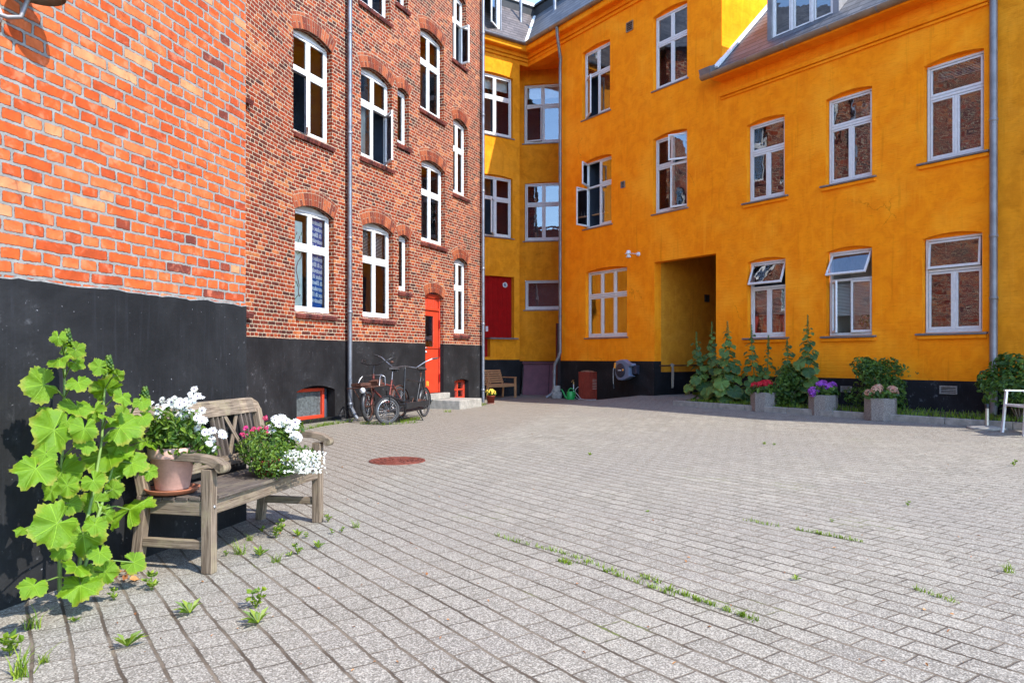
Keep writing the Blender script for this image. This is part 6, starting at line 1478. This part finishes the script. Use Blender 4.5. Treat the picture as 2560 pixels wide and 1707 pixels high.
# small teak bench in the far corner, its back to the wing
zg = -.1; e1_ = Vector((.117, 22.85, gz(.117, 22.85))); ba = Vector((.62, .785)).normalized(); W = Matrix(((ba.x, -ba.y, 0, e1_.x), (ba.y, ba.x, 0, e1_.y), (0, 0, 1, e1_.z), (0, 0, 0, 1)))
sbn = thing('slatted_bench', 'small oiled wood bench with horizontal slats in the far corner', 'bench', W); Ls = 1.35
def sp_(name, fn, bev=.004): q = MB(); fn(q); return q.build(name, m['wood_warm'], sbn, W, bev, 1)
for x in (-.03, -Ls):
    sp_('leg', lambda q, x=x: q.box((x, 0, .31), (.05, .06, .62))); sp_('leg', lambda q, x=x: q.bar((x, .5, 0), (x, .46, .44), .045, .05, 0, (1, 0, 0)))
    sp_('armrest', lambda q, x=x: q.box((x, .22, .635), (.06, .52, .03)))
sp_('seat_rail', lambda q: q.box((-Ls / 2, .0, .39), (Ls, .03, .07)))
for i in range(6): sp_('seat_slat', lambda q, i=i: q.box((-Ls / 2, .03 + .078 * i, .435), (Ls, .062, .02)), .002)
for x in (-.1, -Ls * .5, -Ls + .08): sp_('back_post', lambda q, x=x: q.bar((x, .45, .42), (x, .6, .86), .045, .035, 0, (1, 0, 0)))
for i in range(6): sp_('back_slat', lambda q, i=i: q.box((-Ls / 2, .46 + .024 * i, .5 + .068 * i), (Ls - .1, .018, .05), 0, Matrix.Rotation(R(-18), 3, 'X')), .002)
p = gp(1227, 1012); p = gnd(1227, 1012, -.03); p.z = gz(p.x, p.y); fp = thing('flower_pot', 'small reddish clay pot on the ground beside the corner drainpipe', 'pot', T(*p))
MB().lathe([(0, 0), (.085, 0), (.105, .19), (.115, .19), (.115, .215), (.1, .215), (.095, .18)], 24, p).build('pot', m['hatchred'], fp); MB().lathe([(0, .0), (.1, .0), (.12, .02), (.11, .02)], 24, p).build('saucer', m['terra'], fp); MB().lathe([(0, .19), (.1, .185)], 20, p).build('soil', m['soil'], fp)
ff_ = thing('potted_flowers', 'yellow and red flowers in the small clay pot', 'flowers', T(p.x, p.y, p.z + .19)); q = MB(); leafball(q, p + Vector((0, 0, .28)), (.15, .15, .1), 150, .05); q.build('foliage', m['herb'], ff_)
q = MB()
for _ in range(26): d = Vector((random.gauss(0, .6), random.gauss(-.5, .4), random.gauss(.5, .4))).normalized(); daisy(q, p + Vector((0, 0, .28)) + Vector((d.x * .16, d.y * .16, d.z * .11)), d, .026, 0, 1)
q.build('blossoms', [m['yolk'], m['petal_red']], ff_)
q = MB(); s0_ = pas['sl'] + .07; a = FY.L(pas['sl'] + .08, .55, zr)
for i in range(4): q.tube([(.0, .02 * i, .03), (.02, .01 + .02 * i, -.05 - .02 * i), (.015, .025 * i, -.35), (.02, .02 * i, -.6 + .03 * (i % 2))], .011, 6)
q.tube([(-.02, -.02, .02), (0, .03, .05), (.02, .09, .02), (.02, .04, -.04), (-.01, -.02, .0)], .013, 6); o = q.build('rope', m['rope'], None, a); tag(o, 'knotted old rope hanging from the handrail in the archway', 'rope')
# ------------------------------------------------------------------ parasol base and chair at the right
p = gnd(2468, 1073, .065); pb = thing('parasol_base', 'heavy round parasol foot with a short steel tube, beside the chair', 'parasol base', T(*p)); p = Vector((p.x, p.y, .062))
MB().lathe([(0, 0), (.28, 0), (.285, .02), (.27, .045), (.1, .06), (.04, .065), (0, .065)], 40, p).build('foot', m['concrete'], pb)
MB().lathe([(.027, .06), (.027, .34)], 20, p).build('tube', m['steel'], pb); MB().lathe([(.033, .335), (.033, .4), (.028, .405), (0, .405)], 20, p).build('collar', m['blackmetal'], pb)
z0 = .055; l1 = gnd(2505.5, 1082, z0); W = T(l1.x, l1.y, z0) @ RZ(R(-96)); ch = thing('garden_chair', 'pale metal armchair standing at the right edge of the yard', 'chair', W)
def cp(name, lst, r=.014, mat='alu'):
    q = MB()
    for a, b_, w_, h_ in lst: q.bar(a, b_, w_, h_)
    return q.build(name, m[mat], ch, W, .004, 2)
wd, dp = .56, .54
for x in (0, wd):
    cp('leg', [((x, 0, 0), (x + (.02 if x == 0 else -.02), .05, .64), .028, .05)]); cp('leg', [((x, dp + .06, 0), (x, dp - .02, .62), .028, .04), ((x, dp - .02, .62), (x, dp + .08, .88), .028, .04)])
    cp('armrest', [((x + (.02 if x == 0 else -.02), .02, .645), (x, dp + .02, .635), .045, .022)])
cp('seat_frame', [((0, .04, .43), (wd, .04, .43), .03, .035), ((0, dp, .41), (wd, dp, .41), .03, .035), ((0.01, .04, .43), (.01, dp, .41), .03, .03), ((wd - .01, .04, .43), (wd - .01, dp, .41), .03, .03)])
MB().box((wd / 2, dp / 2 + .02, .437), (wd - .04, dp - .06, .008), 0, Matrix.Rotation(R(-2), 3, 'X')).build('seat', m['zinc'], ch, W)
MB().box((wd / 2, dp + .04, .7), (wd - .03, .01, .34), 0, Matrix.Rotation(R(-20), 3, 'X')).build('backrest', m['zinc'], ch, W)
cp('top_rail', [((0, dp + .08, .88), (wd, dp + .08, .88), .03, .03)])

# ------------------------------------------------------------------ camera, sun, sky
cam = bpy.data.cameras.new('camera'); co = bpy.data.objects.new('camera', cam); C.objects.link(co)
co.location = (0, 0, EYE); co.rotation_euler = (R(90), 0, 0)
cam.sensor_width = 36; cam.lens = 36 * F / 2560; cam.shift_y = (HY - 853.5) / 2560; cam.clip_start = .05; cam.clip_end = 1000
sc = bpy.context.scene; sc.camera = co
EL = R(46); hd = Vector((-.77, .638)).normalized()
light_dir = Vector((hd.x * math.cos(EL), hd.y * math.cos(EL), -math.sin(EL)))
sun = bpy.data.lights.new('sun', 'SUN'); sun.energy = SUN_E; sun.angle = R(.53); sun.color = (1, .955, .88)
so = bpy.data.objects.new('sun', sun); C.objects.link(so); so.rotation_euler = light_dir.to_track_quat('-Z', 'Y').to_euler(); so.location = (10, -10, 30)
w = bpy.data.worlds.new('World'); sc.world = w; w.use_nodes = True; t = w.node_tree; bg = t.nodes['Background']
sky = t.nodes.new('ShaderNodeTexSky'); sky.sky_type = 'NISHITA'; sky.sun_disc = False; sky.sun_elevation = EL
sky.sun_rotation = math.atan2(-hd.x, -hd.y); sky.altitude = 200; sky.air_density = 1.0; sky.dust_density = .2; sky.ozone_density = 4
t.links.new(sky.outputs[0], bg.inputs[0]); bg.inputs[1].default_value = SKY_E
sc.view_settings.view_transform = 'Standard'; sc.view_settings.look = 'None'; sc.view_settings.exposure = EXPO; sc.view_settings.gamma = 1; sc.view_settings.use_curve_mapping = False
sc.cycles.use_denoising = True; sc.cycles.max_bounces = 12; sc.cycles.diffuse_bounces = 6; sc.cycles.glossy_bounces = 5; sc.cycles.transparent_max_bounces = 24; sc.cycles.blur_glossy = .6; sc.cycles.sample_clamp_indirect = 8.0; sc.cycles.caustics_reflective = True
